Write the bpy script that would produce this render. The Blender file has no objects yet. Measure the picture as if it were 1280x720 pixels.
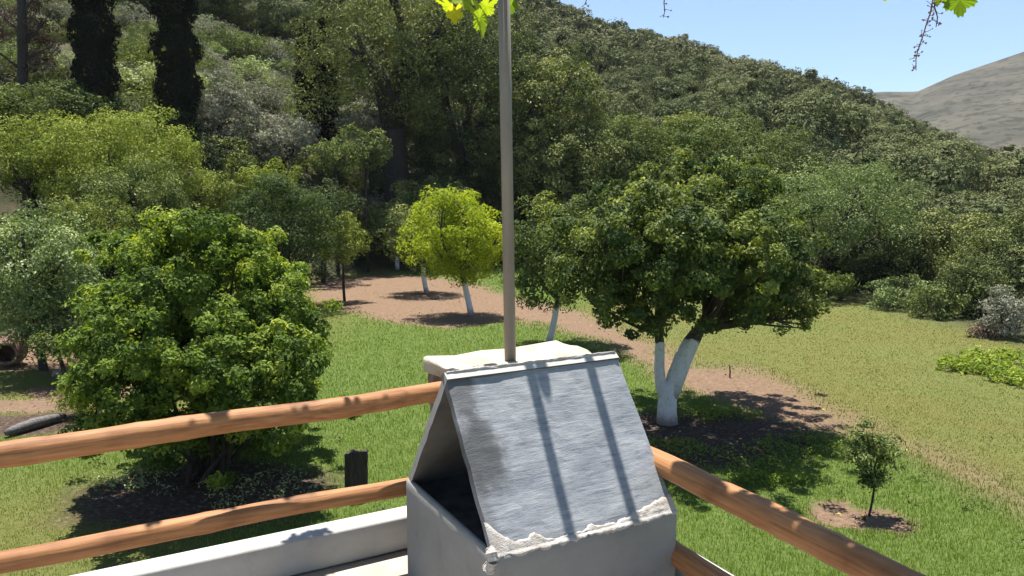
import bpy, bmesh, math, random
import numpy as np
from mathutils import Vector, Matrix

S = bpy.context.scene
COL = S.collection
rng = np.random.default_rng(7)
random.seed(7)

# ------------------------------------------------------------------ camera, sky, sun
EYE = 4.0
PITCH = math.atan(120 / 960)
cam_d = bpy.data.cameras.new('camera')
cam_d.lens = 27.0
cam_d.sensor_width = 36.0
cam_d.clip_start = 0.05
cam_d.clip_end = 5000
cam = bpy.data.objects.new('camera', cam_d)
COL.objects.link(cam)
cam.location = (0, 0, EYE)
cam.rotation_euler = (math.pi / 2 - PITCH, 0, 0)
S.camera = cam

SUN_EL = math.radians(73)
SUN_AZ = math.radians(-17)          # from +Y towards +X
SV = np.array([math.cos(SUN_EL) * math.sin(SUN_AZ), math.cos(SUN_EL) * math.cos(SUN_AZ), math.sin(SUN_EL)])
world = bpy.data.worlds.new('World')
S.world = world
world.use_nodes = True
wn = world.node_tree.nodes
wl = world.node_tree.links
sky = wn.new('ShaderNodeTexSky')
sky.sky_type = 'NISHITA'
sky.sun_disc = False
sky.sun_elevation = SUN_EL
sky.sun_rotation = SUN_AZ
sky.air_density = 1.0
sky.dust_density = 0.2
sky.ozone_density = 5.0
wl.new(sky.outputs[0], wn['Background'].inputs[0])
wn['Background'].inputs[1].default_value = 0.064
sun_d = bpy.data.lights.new('sun', 'SUN')
sun_d.energy = 5.0
sun_d.angle = math.radians(0.5)
sun_d.color = (1.0, 0.94, 0.85)
sun = bpy.data.objects.new('sun', sun_d)
COL.objects.link(sun)
sun.rotation_euler = Vector(SV).to_track_quat('Z', 'Y').to_euler()
S.view_settings.view_transform = 'Standard'
S.view_settings.look = 'None'
S.view_settings.gamma = 1.0
S.view_settings.exposure = 1.4
S.render.engine = 'CYCLES'
S.cycles.max_bounces = 6
S.cycles.diffuse_bounces = 2
S.cycles.transmission_bounces = 4
S.cycles.volume_bounces = 0
HAZE = 0.00013

# ------------------------------------------------------------------ helpers
CP, SP = math.cos(PITCH), math.sin(PITCH)

def at(px, py, d):
    """a point seen at (px, py) of the 1280 x 720 photograph, d metres ahead of the camera"""
    a, b = (px - 640) / 960, (360 - py) / 960
    y, z = CP + b * SP, -SP + b * CP
    k = d / y
    return np.array([a * k, d, EYE + z * k])

def gp(px, py, z=0.0):
    b = (360 - py) / 960
    y, zz = CP + b * SP, -SP + b * CP
    k = (z - EYE) / zz
    return np.array([(px - 640) / 960 * k, y * k, z])

def hsh(ix, iy, seed):
    v = np.sin(ix * 127.1 + iy * 311.7 + seed * 74.7) * 43758.5453
    return v - np.floor(v)

def vnoise(x, y, seed=0):
    xi, yi = np.floor(x), np.floor(y)
    fx, fy = x - xi, y - yi
    fx, fy = fx * fx * (3 - 2 * fx), fy * fy * (3 - 2 * fy)
    a, b = hsh(xi, yi, seed), hsh(xi + 1, yi, seed)
    c, d = hsh(xi, yi + 1, seed), hsh(xi + 1, yi + 1, seed)
    return (a * (1 - fx) + b * fx) * (1 - fy) + (c * (1 - fx) + d * fx) * fy

def fbm(x, y, seed=0, o=3):
    s = 0
    for i in range(o):
        s = s + vnoise(x * 2 ** i, y * 2 ** i, seed + i * 3) * .5 ** (i + 1)
    return s / (1 - .5 ** o)

def tag(o, label=None, cat=None, group=None, kind=None):
    if label: o['label'] = label
    if cat: o['category'] = cat
    if group: o['group'] = group
    if kind: o['kind'] = kind
    return o

def empty(name, loc):
    o = bpy.data.objects.new(name, None)
    COL.objects.link(o)
    o.location = [float(v) for v in loc]
    o.empty_display_size = .2
    return o

def link(name, me, mats, parent=None, loc=None):
    o = bpy.data.objects.new(name, me)
    COL.objects.link(o)
    if not isinstance(mats, (list, tuple)): mats = [mats]
    if len(me.materials) == 0:
        for m in mats: me.materials.append(m)
    if parent: o.parent = parent
    if loc is not None: o.location = [float(v) for v in loc]
    return o

def np_mesh(name, V, F, tone=None, mat_idx=None, smooth=False, attrs=None):
    """V (n,3), F (m,k) of one polygon size"""
    me = bpy.data.meshes.new(name)
    V = np.ascontiguousarray(V, dtype=np.float32)
    F = np.ascontiguousarray(F, dtype=np.int32)
    m, k = F.shape
    me.vertices.add(len(V)); me.vertices.foreach_set('co', V.ravel())
    me.loops.add(m * k); me.loops.foreach_set('vertex_index', F.ravel())
    me.polygons.add(m)
    me.polygons.foreach_set('loop_start', np.arange(0, m * k, k, dtype=np.int32))
    if mat_idx is not None: me.polygons.foreach_set('material_index', np.asarray(mat_idx, dtype=np.int32))
    me.polygons.foreach_set('use_smooth', np.full(m, smooth, dtype=bool))
    if tone is not None:
        a = me.attributes.new('tone', 'FLOAT', 'FACE')
        a.data.foreach_set('value', np.asarray(tone, dtype=np.float32))
    for kk, v in (attrs or {}).items():
        a = me.attributes.new(kk, 'FLOAT', 'POINT')
        a.data.foreach_set('value', np.asarray(v, dtype=np.float32))
    me.update(calc_edges=True)
    return me

def unit(v):
    return v / np.maximum(np.linalg.norm(v, axis=-1, keepdims=True), 1e-9)

class MB:
    """collects tubes and boxes into one quad mesh"""
    def __init__(s): s.V, s.F, s.n = [], [], 0
    def add(s, V, F):
        s.V.append(np.asarray(V, float)); s.F.append(np.asarray(F) + s.n); s.n += len(V)
    def tube(s, P, R, n=8, rough=0.0, cap=True):
        P = np.asarray(P, float); R = np.asarray(R, float)
        T = unit(np.gradient(P, axis=0))
        ref = np.array([0, 0, 1.0]) if abs(T[0][2]) < .8 else np.array([1.0, 0, 0])
        A = unit(np.cross(T, ref)); B = np.cross(T, A)
        th = np.linspace(0, 2 * np.pi, n, endpoint=False)
        rr = R[:, None] * (1 + rough * rng.normal(size=(len(P), n)))
        V = P[:, None] + rr[..., None] * (np.cos(th)[None, :, None] * A[:, None] + np.sin(th)[None, :, None] * B[:, None])
        V = V.reshape(-1, 3)
        F = []
        for i in range(len(P) - 1):
            for j in range(n):
                k = (j + 1) % n
                F.append((i * n + j, i * n + k, (i + 1) * n + k, (i + 1) * n + j))
        if cap:
            e = (len(P) - 1) * n
            for j in range(1, n // 2):
                F.append((j - 1, n - j, n - j - 1, j) if False else (j, j - 1, n - j, n - j - 1))
                F.append((e + j - 1, e + j, e + n - j - 1, e + n - j))
        s.add(V, F)
    def build(s, name, smooth=True):
        return np_mesh(name, np.concatenate(s.V), np.concatenate(s.F), smooth=smooth)

def curve3(a, b, bow=(0, 0, 0), n=7):
    t = np.linspace(0, 1, n)[:, None]
    a, b = np.asarray(a, float), np.asarray(b, float)
    return a + (b - a) * t + np.asarray(bow) * (4 * t * (1 - t))

# ------------------------------------------------------------------ materials
def new_mat(name):
    m = bpy.data.materials.new(name); m.use_nodes = True
    nt = m.node_tree
    return m, nt, nt.nodes, nt.links, nt.nodes['Principled BSDF']

def ramp(N, cols):
    r = N.new('ShaderNodeValToRGB')
    e = r.color_ramp.elements
    while len(e) < len(cols): e.new(.5)
    for el, (p, c) in zip(e, cols):
        el.position = p; el.color = (*c, 1)
    return r

def leaf_mat(name, cols, trans=.3, rough=.5, spec=.3, tint=(1.25, 1.25, .5)):
    m, nt, N, L, b = new_mat(name)
    at_ = N.new('ShaderNodeAttribute'); at_.attribute_name = 'tone'
    oi = N.new('ShaderNodeObjectInfo')
    ad = N.new('ShaderNodeMath'); ad.operation = 'MULTIPLY_ADD'
    L.new(oi.outputs['Random'], ad.inputs[0]); ad.inputs[1].default_value = .22
    sb = N.new('ShaderNodeMath'); sb.operation = 'SUBTRACT'; sb.inputs[1].default_value = .11
    L.new(at_.outputs['Fac'], ad.inputs[2]); L.new(ad.outputs[0], sb.inputs[0])
    r = ramp(N, cols); L.new(sb.outputs[0], r.inputs[0])
    L.new(r.outputs[0], b.inputs['Base Color'])
    b.inputs['Roughness'].default_value = max(rough, .65)
    b.inputs['Specular IOR Level'].default_value = spec * .3
    t = N.new('ShaderNodeBsdfTranslucent')
    mx = N.new('ShaderNodeMix'); mx.data_type = 'RGBA'; mx.blend_type = 'MULTIPLY'; mx.inputs[0].default_value = 1
    L.new(r.outputs[0], mx.inputs[6]); mx.inputs[7].default_value = (*tint, 1)
    L.new(mx.outputs[2], t.inputs[0])
    ms = N.new('ShaderNodeMixShader'); ms.inputs[0].default_value = trans
    L.new(b.outputs[0], ms.inputs[1]); L.new(t.outputs[0], ms.inputs[2])
    L.new(ms.outputs[0], N['Material Output'].inputs[0])
    return m

def G(r, g, b, k=1.28):
    return (r * k, g * k, b * k)

LM = {
 'citrus':  leaf_mat('citrus_leaf', [(0, G(.022, .045, .014)), (.5, G(.062, .088, .026)), (.8, G(.14, .172, .042)), (1, G(.24, .27, .06))], .28, .38, .5),
 'bright':  leaf_mat('bright_leaf', [(0, G(0.034, 0.062, 0.013)), (.4, G(0.098, 0.151, 0.026)), (.8, G(0.218, 0.269, 0.044)), (1, G(0.345, 0.370, 0.066))], .34, .42, .4),
 'yellow':  leaf_mat('yellow_leaf', [(0, G(0.120, 0.165, 0.014)), (.5, G(0.248, 0.299, 0.025)), (1, G(0.368, 0.412, 0.040))], .36, .5, .3),
 'olive':   leaf_mat('olive_bush_leaf', [(0, G(0.056, 0.075, 0.019)), (.5, G(0.125, 0.156, 0.035)), (1, G(0.213, 0.237, 0.056))], .17, .55, .25),
 'lime':    leaf_mat('lime_bush_leaf', [(0, G(0.072, 0.098, 0.019)), (.5, G(0.168, 0.207, 0.037)), (1, G(0.264, 0.287, 0.062))], .17, .55, .25),
 'grey':    leaf_mat('grey_bush_leaf', [(0, G(0.100, 0.106, 0.075)), (.5, G(0.188, 0.194, 0.144)), (1, G(0.288, 0.281, 0.225))], .2, .65, .2, (1, 1, .8)),
 'pale':    leaf_mat('pale_leaf', [(0, G(0.075, 0.106, 0.037)), (.5, G(0.188, 0.237, 0.094)), (.85, G(0.338, 0.388, 0.200)), (1, G(0.525, 0.562, 0.350))], .17, .5, .35),
 'wood':    leaf_mat('evergreen_leaf', [(0, G(0.026, 0.039, 0.014)), (.5, G(0.085, 0.107, 0.034)), (.85, G(0.182, 0.201, 0.065)), (1, G(0.260, 0.262, 0.104))], .13, .5, .35),
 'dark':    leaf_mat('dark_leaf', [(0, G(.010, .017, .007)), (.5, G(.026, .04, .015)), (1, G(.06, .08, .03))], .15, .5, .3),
 'green':   leaf_mat('mid_green_leaf', [(0, G(0.041, 0.063, 0.018)), (.5, G(0.103, 0.134, 0.042)), (.85, G(0.179, 0.207, 0.065)), (1, G(0.262, 0.268, 0.104))], .17, .5, .35),
 'brown':   leaf_mat('dry_twig', [(0, G(.04, .025, .018)), (.5, G(.10, .07, .052)), (1, G(.20, .15, .12))], .1, .8, .1, (1, 1, 1)),
 'cypress': leaf_mat('cypress_leaf', [(0, G(.004, .006, .003)), (.7, G(.010, .014, .006)), (1, G(.03, .032, .016))], .05, .7, .1),
 'hill':    leaf_mat('hill_leaf', [(0, G(0.061, 0.073, 0.033)), (.35, G(0.110, 0.123, 0.055)), (.7, G(0.160, 0.165, 0.077)), (1, G(0.220, 0.204, 0.105))], .06, .6, .2, (1.1, 1.1, .7)),
 'hill_low': leaf_mat('low_hill_leaf', [(0, G(0.048, 0.062, 0.026)), (.35, G(0.096, 0.112, 0.047)), (.7, G(0.156, 0.168, 0.072)), (1, G(0.228, 0.224, 0.104))], .08, .6, .2, (1.1, 1.1, .7)),
 'vine':    leaf_mat('vine_leaf', [(0, G(.09, .15, .02)), (.5, G(.17, .25, .03)), (.9, G(.32, .34, .03)), (1, G(.45, .36, .03))], .5, .45, .3, (1.3, 1.3, .35)),
}

def bark_mat(name, c1, c2, wash=None):
    m, nt, N, L, b = new_mat(name)
    tc = N.new('ShaderNodeTexCoord')
    mp = N.new('ShaderNodeMapping'); mp.inputs['Scale'].default_value = (9, 9, 2.5)
    L.new(tc.outputs['Object'], mp.inputs[0])
    nz = N.new('ShaderNodeTexNoise'); nz.inputs['Scale'].default_value = 3; nz.inputs['Detail'].default_value = 6
    L.new(mp.outputs[0], nz.inputs[0])
    r = ramp(N, [(.3, c1), (.7, c2)]); L.new(nz.outputs[0], r.inputs[0])
    bp = N.new('ShaderNodeBump'); bp.inputs['Strength'].default_value = .6; bp.inputs['Distance'].default_value = .03
    L.new(nz.outputs[0], bp.inputs['Height']); L.new(bp.outputs[0], b.inputs['Normal'])
    b.inputs['Roughness'].default_value = .9
    out = r.outputs[0]
    if wash:
        sx = N.new('ShaderNodeSeparateXYZ'); L.new(tc.outputs['Object'], sx.inputs[0])
        n2 = N.new('ShaderNodeTexNoise'); n2.inputs['Scale'].default_value = 5; n2.inputs['Detail'].default_value = 5
        L.new(tc.outputs['Object'], n2.inputs[0])
        ma = N.new('ShaderNodeMath'); ma.operation = 'MULTIPLY_ADD'; ma.inputs[1].default_value = .35
        L.new(n2.outputs[0], ma.inputs[0]); L.new(sx.outputs[2], ma.inputs[2])
        lt = N.new('ShaderNodeMapRange'); lt.inputs[1].default_value = wash + .16; lt.inputs[2].default_value = wash + .20
        lt.inputs[3].default_value = 1; lt.inputs[4].default_value = 0
        L.new(ma.outputs[0], lt.inputs[0])
        # scuffed paint, thin and dirty near the soil
        n3 = N.new('ShaderNodeTexNoise'); n3.inputs['Scale'].default_value = 14; n3.inputs['Detail'].default_value = 8; n3.inputs['Roughness'].default_value = .7
        L.new(tc.outputs['Object'], n3.inputs[0])
        r3 = ramp(N, [(.30, (.34, .31, .27)), (.42, (.62, .61, .59)), (.7, (.72, .71, .70))]); L.new(n3.outputs[0], r3.inputs[0])
        mx = N.new('ShaderNodeMix'); mx.data_type = 'RGBA'
        L.new(lt.outputs[0], mx.inputs[0]); L.new(out, mx.inputs[6]); L.new(r3.outputs[0], mx.inputs[7])
        md = N.new('ShaderNodeMath'); md.operation = 'MULTIPLY_ADD'; md.inputs[1].default_value = -.55
        L.new(n3.outputs[0], md.inputs[0]); L.new(sx.outputs[2], md.inputs[2])
        mq = N.new('ShaderNodeMapRange'); mq.inputs[1].default_value = -.24; mq.inputs[2].default_value = -.02; mq.inputs[3].default_value = .75; mq.inputs[4].default_value = 0
        L.new(md.outputs[0], mq.inputs[0])
        mz = N.new('ShaderNodeMix'); mz.data_type = 'RGBA'; L.new(mq.outputs[0], mz.inputs[0]); L.new(mx.outputs[2], mz.inputs[6]); mz.inputs[7].default_value = (.16, .115, .08, 1)
        out = mz.outputs[2]
    L.new(out, b.inputs['Base Color'])
    return m

BARK = bark_mat('dark_bark', (.014, .011, .009), (.045, .036, .03))
BARK_RED = bark_mat('reddish_bark', (.07, .045, .035), (.17, .12, .095))

def simple_noise_mat(name, cols, scale=6, detail=8, bump=.3, dist=.01, rough=.85, stretch=(1, 1, 1), spec=.3, fine=None):
    m, nt, N, L, b = new_mat(name)
    tc = N.new('ShaderNodeTexCoord')
    mp = N.new('ShaderNodeMapping'); mp.inputs['Scale'].default_value = stretch
    L.new(tc.outputs['Object'], mp.inputs[0])
    nz = N.new('ShaderNodeTexNoise'); nz.inputs['Scale'].default_value = scale; nz.inputs['Detail'].default_value = detail
    nz.inputs['Roughness'].default_value = .62
    L.new(mp.outputs[0], nz.inputs[0])
    r = ramp(N, cols); L.new(nz.outputs[0], r.inputs[0])
    L.new(r.outputs[0], b.inputs['Base Color'])
    h = nz.outputs[0]
    if fine:
        n2 = N.new('ShaderNodeTexNoise'); n2.inputs['Scale'].default_value = fine; n2.inputs['Detail'].default_value = 4
        L.new(mp.outputs[0], n2.inputs[0])
        a = N.new('ShaderNodeMath'); a.operation = 'MULTIPLY_ADD'; a.inputs[1].default_value = .5
        L.new(n2.outputs[0], a.inputs[0]); L.new(h, a.inputs[2]); h = a.outputs[0]
    bp = N.new('ShaderNodeBump'); bp.inputs['Strength'].default_value = bump; bp.inputs['Distance'].default_value = dist
    L.new(h, bp.inputs['Height']); L.new(bp.outputs[0], b.inputs['Normal'])
    b.inputs['Roughness'].default_value = rough
    b.inputs['Specular IOR Level'].default_value = spec
    return m

# ------------------------------------------------------------------ terrain
U_ = [-.9, -.67, -.5, -.4, -.3, -.2, -.1, 0, .1, .2, .3, .43, .53, .625, .8]
D0 = [15, 19, 22, 25, 31, 38, 41, 42, 41, 38, 33, 29, 25, 21.5, 17]
ZU = [-.9, -.4, -.1, 0, .0625, .167, .302, .375, .458, .583, .667, .8, 1.0]
ZR = [66, 62, 52, 45, 40, 34, 28.5, 24, 18.5, 9.5, 7, 3.5, 1]
RID = 170.0

def terrain(x, y):
    x, y = np.asarray(x, float), np.asarray(y, float)
    u = x / np.maximum(y, 1.0)
    u = np.where(y < 8, x / 8.0, u)
    d0 = np.interp(u, U_, D0); zr = np.interp(u, ZU, ZR)
    t = (y - d0) / (RID - d0)
    s = np.maximum(t, 0)
    z = zr * (s * (1.18 - .18 * s)) * np.clip(s * 14, 0, 1) ** .5
    z = np.where(y > RID, zr - (y - RID) * .30 - np.maximum(y - RID, 0) ** 2 * .0006, z)
    z = np.maximum(z, -25)
    z = z + np.clip((y - d0) / 12, 0, 1) * (fbm(x / 14, y / 14, 5) - .5) * 2.0 * np.clip(1 - (y - 160) / 40, 0, 1)
    k = np.clip((y - d0) / 4, 0, 1) * np.clip((70 - y) / 20, 0, 1) * np.clip((-.05 - u) / .1, 0, 1)
    z = z + k * .25 * np.sin(z * 2 * np.pi / 2.0)
    near = np.clip((y - 6) / 3, 0, 1) * np.clip((d0 + 4 - y) / 6, 0, 1)
    z = z + near * (fbm(x / 3.2, y / 3.2, 9) - .5) * .10
    return z

def tz(x, y):
    return float(terrain(np.array([x]), np.array([y]))[0])

def poly_field(X, Y, pts, soft):
    """soft inside mask of a polygon on the ground"""
    P = np.array([p[:2] for p in pts])
    ins = np.zeros(X.shape, bool)
    dist = np.full(X.shape, 1e9)
    for i in range(len(P)):
        a, b = P[i], P[(i + 1) % len(P)]
        c = ((a[1] > Y) != (b[1] > Y)) & (X < (b[0] - a[0]) * (Y - a[1]) / (b[1] - a[1] + 1e-12) + a[0])
        ins ^= c
        ab = b - a
        t = np.clip(((X - a[0]) * ab[0] + (Y - a[1]) * ab[1]) / (ab @ ab), 0, 1)
        dist = np.minimum(dist, np.hypot(X - a[0] - t * ab[0], Y - a[1] - t * ab[1]))
    sd = np.where(ins, dist, -dist)
    return np.clip(sd / soft * .5 + .5, 0, 1)

PATH = [gp(*p) for p in [(385, 372), (392, 353), (430, 347), (500, 343), (545, 346), (585, 352), (620, 362), (660, 374), (700, 382), (760, 398), (810, 428),
        (870, 456), (920, 458), (985, 482), (1040, 506), (1092, 534), (1075, 552), (1000, 540), (930, 516), (860, 486), (800, 452), (740, 424), (690, 408), (640, 402), (560, 410), (490, 404), (450, 392), (410, 386)]]
PATH_B = [gp(*p) for p in [(1120, 548), (1170, 560), (1230, 590), (1300, 630), (1300, 652), (1220, 612), (1160, 580)]]
SOIL_SPOTS = [((1070, 648), .50, .36), ((1100, 655), .42, .25), ((1050, 636), .3, .22), ((1120, 664), .22, .16), ((100, 490), 1.2, .5), ((60, 505), 1.4, .5), ((40, 450), 3.0, 1.3)]
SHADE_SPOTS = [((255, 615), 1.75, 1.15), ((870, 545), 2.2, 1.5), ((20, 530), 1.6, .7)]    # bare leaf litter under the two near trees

def masks(X, Y):
    wob = (fbm(X * .9, Y * .9, 21) - .5) * 1.3
    wob2 = (fbm(X * .9 + 40, Y * .9, 23) - .5) * 1.3
    soil = poly_field(X + wob * .6, Y + wob2 * .9, PATH, .55)
    soil = np.maximum(soil, .75 * poly_field(X + wob * .4, Y + wob2 * .5, PATH_B, .5))
    for (p, rx, ry) in SOIL_SPOTS:
        c = gp(*p)
        r = np.hypot((X + wob * .4 - c[0]) / rx, (Y + wob2 * .4 - c[1]) / ry) + (fbm(X * 4, Y * 4, 61) - .5) * .8
        soil = np.maximum(soil, np.clip((1.15 - r) / .3, 0, 1))
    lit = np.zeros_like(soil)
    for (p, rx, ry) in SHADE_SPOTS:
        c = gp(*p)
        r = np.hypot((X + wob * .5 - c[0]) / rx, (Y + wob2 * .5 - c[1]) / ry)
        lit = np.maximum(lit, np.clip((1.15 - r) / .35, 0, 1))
    # dry meadow on the right of the path, dry patch at left front
    uu = X / np.maximum(Y, 1)
    line = np.interp(X, [p[0] for p in (gp(720, 400), gp(920, 480), gp(1080, 545), gp(1280, 640))],
                     [p[1] for p in (gp(720, 400), gp(920, 480), gp(1080, 545), gp(1280, 640))])
    dry = np.clip((Y - line) / 1.5, 0, 1) * np.clip((X - 1.5) / 2, 0, 1)
    dry = np.maximum(dry, .75 * np.clip((-2.6 - X) / 1.2, 0, 1) * np.clip((11.5 - Y) / 2, 0, 1))
    dry = np.maximum(dry, .9 * np.clip((-4.0 - X) / 2, 0, 1) * np.clip((Y - 11) / 2, 0, 1))
    dry = np.clip(dry * (.55 + .9 * fbm(X * .35, Y * .35, 31)), 0, 1)
    d0 = np.interp(uu, U_, D0)
    wild = np.clip((Y - d0 + 1.5 + wob * 2) / 3, 0, 1)
    return soil, lit, dry, wild

def axis(lo, hi, step, far, g=1.13):
    a = list(np.arange(lo, hi, step))
    s, v = step, hi
    while v < far[1]:
        a.append(v); s *= g; v += s
    s, v = step, lo
    b = []
    while v > far[0]:
        s *= g; v -= s; b.append(v)
    return np.array(b[::-1] + a)

gx = axis(-20, 22, .16, (-420, 420), 1.09)
gy = axis(6, 34, .14, (-60, 700), 1.045)
GX, GY = np.meshgrid(gx, gy)
GZ = terrain(GX, GY)
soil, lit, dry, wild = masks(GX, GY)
nx, ny = len(gx), len(gy)
GZ = GZ - soil * .03
V = np.stack([GX, GY, GZ], -1).reshape(-1, 3)
ii = (np.arange(ny - 1)[:, None] * nx + np.arange(nx - 1)[None]).ravel()
F = np.stack([ii, ii + 1, ii + nx + 1, ii + nx], -1)
gme = np_mesh('ground', V, F, smooth=True, attrs={'soil': soil.ravel(), 'litter': lit.ravel(), 'dry': dry.ravel(), 'wild': wild.ravel()})

def ground_mat():
    m, nt, N, L, b = new_mat('garden_ground')
    tc = N.new('ShaderNodeTexCoord')
    def noise(sc, det=6, ro=.6):
        n = N.new('ShaderNodeTexNoise'); n.inputs['Scale'].default_value = sc; n.inputs['Detail'].default_value = det
        n.inputs['Roughness'].default_value = ro
        L.new(tc.outputs['Object'], n.inputs[0]); return n
    def attr(k):
        a = N.new('ShaderNodeAttribute'); a.attribute_name = k; return a
    def mix(f, a, c):
        x = N.new('ShaderNodeMix'); x.data_type = 'RGBA'
        L.new(f, x.inputs[0]); L.new(a, x.inputs[6]); L.new(c, x.inputs[7]); return x.outputs[2]
    n1, n2, n3 = noise(1.3, 8), noise(14, 6, .7), noise(60, 3)
    grass = ramp(N, [(.3, (.045, .075, .016)), (.5, (.08, .12, .026)), (.72, (.13, .15, .045))]); L.new(n2.outputs[0], grass.inputs[0])
    dryc = ramp(N, [(.28, (.075, .095, .022)), (.5, (.112, .125, .034)), (.75, (.155, .145, .058))]); L.new(n2.outputs[0], dryc.inputs[0])
    soilc = ramp(N, [(.25, (.09, .058, .038)), (.5, (.165, .11, .072)), (.75, (.24, .17, .12))]); L.new(n2.outputs[0], soilc.inputs[0])
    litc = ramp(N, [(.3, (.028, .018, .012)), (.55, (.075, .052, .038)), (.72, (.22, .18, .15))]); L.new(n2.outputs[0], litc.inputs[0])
    wildc = ramp(N, [(.3, (.028, .036, .016)), (.5, (.052, .055, .027)), (.7, (.085, .072, .045))]); L.new(n1.outputs[0], wildc.inputs[0])
    n4 = noise(.22, 5, .6)
    pr_ = ramp(N, [(.45, (1, 1, 1)), (.62, (1.05, .94, .95))]); L.new(n4.outputs[0], pr_.inputs[0])
    mm = N.new('ShaderNodeMix'); mm.data_type = 'RGBA'; mm.blend_type = 'MULTIPLY'; mm.inputs[0].default_value = 1
    L.new(dryc.outputs[0], mm.inputs[6]); L.new(pr_.outputs[0], mm.inputs[7])
    c = mix(attr('dry').outputs['Fac'], grass.outputs[0], mm.outputs[2])
    c = mix(attr('wild').outputs['Fac'], c, wildc.outputs[0])
    c = mix(attr('soil').outputs['Fac'], c, soilc.outputs[0])
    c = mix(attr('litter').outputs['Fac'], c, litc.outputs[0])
    L.new(c, b.inputs['Base Color'])
    ad = N.new('ShaderNodeMath'); ad.operation = 'MULTIPLY_ADD'; ad.inputs[1].default_value = .4
    L.new(n3.outputs[0], ad.inputs[0]); L.new(n2.outputs[0], ad.inputs[2])
    bp = N.new('ShaderNodeBump'); bp.inputs['Strength'].default_value = .8; bp.inputs['Distance'].default_value = .06
    L.new(ad.outputs[0], bp.inputs['Height']); L.new(bp.outputs[0], b.inputs['Normal'])
    b.inputs['Roughness'].default_value = .95; b.inputs['Specular IOR Level'].default_value = .15
    return m
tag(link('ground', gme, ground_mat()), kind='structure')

# far dry mountain
hx = np.linspace(60, 1100, 220); hy = np.linspace(330, 1100, 150)
HX, HY = np.meshgrid(hx, hy)
uu = np.array([.30, .44, .47, .515, .56, .667, .80, 1.1])
zz = np.array([60, 83, 85, 85, 98, 121, 150, 190.])
ridge = np.interp(HX / HY, uu, zz)
prof = np.clip(1 - np.abs(HY - 640) / 330, 0, 1)
HZ = -30 + (ridge + 30) * prof ** .85 + (fbm(HX / 60, HY / 60, 3, 4) - .5) * 14 * np.clip((640 - HY) / 150, 0, 1) * prof
ii = (np.arange(149)[:, None] * 220 + np.arange(219)[None]).ravel()
hme = np_mesh('far_mountain', np.stack([HX, HY, HZ], -1).reshape(-1, 3), np.stack([ii, ii + 1, ii + 221, ii + 220], -1), smooth=True)
def far_mat():
    m, nt, N, L, b = new_mat('dry_mountain')
    tc = N.new('ShaderNodeTexCoord')
    mp = N.new('ShaderNodeMapping'); mp.inputs['Scale'].default_value = (.012, .012, .09); L.new(tc.outputs['Object'], mp.inputs[0])
    n = N.new('ShaderNodeTexNoise'); n.inputs['Scale'].default_value = 1.6; n.inputs['Detail'].default_value = 10; n.inputs['Roughness'].default_value = .65
    L.new(mp.outputs[0], n.inputs[0])
    r = ramp(N, [(.28, (.018, .021, .016)), (.42, (.048, .047, .036)), (.56, (.070, .066, .050)), (.75, (.095, .088, .068))]); L.new(n.outputs[0], r.inputs[0])
    v = N.new('ShaderNodeTexNoise'); v.inputs['Scale'].default_value = .16; v.inputs['Detail'].default_value = 3; L.new(tc.outputs['Object'], v.inputs[0])
    rr = ramp(N, [(.54, (1, 1, 1)), (.60, (.30, .34, .26))]); L.new(v.outputs[0], rr.inputs[0])
    mx = N.new('ShaderNodeMix'); mx.data_type = 'RGBA'; mx.blend_type = 'MULTIPLY'; mx.inputs[0].default_value = .7
    L.new(r.outputs[0], mx.inputs[6]); L.new(rr.outputs[0], mx.inputs[7]); L.new(mx.outputs[2], b.inputs['Base Color'])
    b.inputs['Roughness'].default_value = .95; b.inputs['Specular IOR Level'].default_value = .1
    return m
tag(link('far_mountain', hme, far_mat()), kind='structure')

# pale air between the camera and the far hills
hz = bpy.data.meshes.new('haze')
bm = bmesh.new(); bmesh.ops.create_cube(bm, size=1)
for v in bm.verts: v.co = Vector((v.co.x * 2500, v.co.y * 1750 + 325, v.co.z * 400 + 130))
bm.to_mesh(hz); bm.free()
HZ_M = bpy.data.materials.new('air'); HZ_M.use_nodes = True
hn = HZ_M.node_tree.nodes; hn.remove(hn['Principled BSDF'])
pv = hn.new('ShaderNodeVolumePrincipled'); pv.inputs['Density'].default_value = HAZE; pv.inputs['Color'].default_value = (.86, .92, 1, 1)
HZ_M.node_tree.links.new(pv.outputs[0], hn['Material Output'].inputs['Volume'])
tag(link('haze', hz, HZ_M), kind='stuff')

# ------------------------------------------------------------------ foliage
def leaves(C, out, n_per, spread, size, aspect=.5, tone_c=None, up=.35, outw=.55, rnd=.9, fold=.25, jit=.13, shell=.9, shellf=.8):
    """C clump centres (n,3), out outward unit vectors; returns quads"""
    n = len(C)
    idx = np.repeat(np.arange(n), n_per)
    m = len(idx)
    od = unit(rng.normal(size=(m, 3)) + np.array([0, 0, .15]) + out[idx] * .35)
    cs = (.65 + .7 * rng.random(n))[idx][:, None]                       # clumps of different sizes
    off = od * cs * np.where(rng.random((m, 1)) < shellf, .78 + .3 * rng.random((m, 1)), 1.5 * rng.random((m, 1))) * spread
    off[:, 2] *= .75
    p = C[idx] + off
    nrm = unit(od * shell + out[idx] * outw + np.array([0, 0, up]) + rng.normal(size=(m, 3)) * rnd * .6)
    d = unit(np.cross(nrm, rng.normal(size=(m, 3))))
    side = np.cross(nrm, d)
    s = size * (.65 + .7 * rng.random((m, 1)))
    w = s * aspect * .5
    a = p - d * s * .5
    b = p + d * s * .5 - nrm * s * .12
    q = p + side * w + nrm * w * fold
    r = p - side * w + nrm * w * fold
    V = np.stack([a, q, b, r], 1).reshape(-1, 3)
    F = np.arange(4 * m).reshape(m, 4)
    tc = (tone_c[idx] if tone_c is not None else .5) + rng.normal(size=m) * jit
    return V, F, np.clip(tc, 0, 1)

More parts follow.
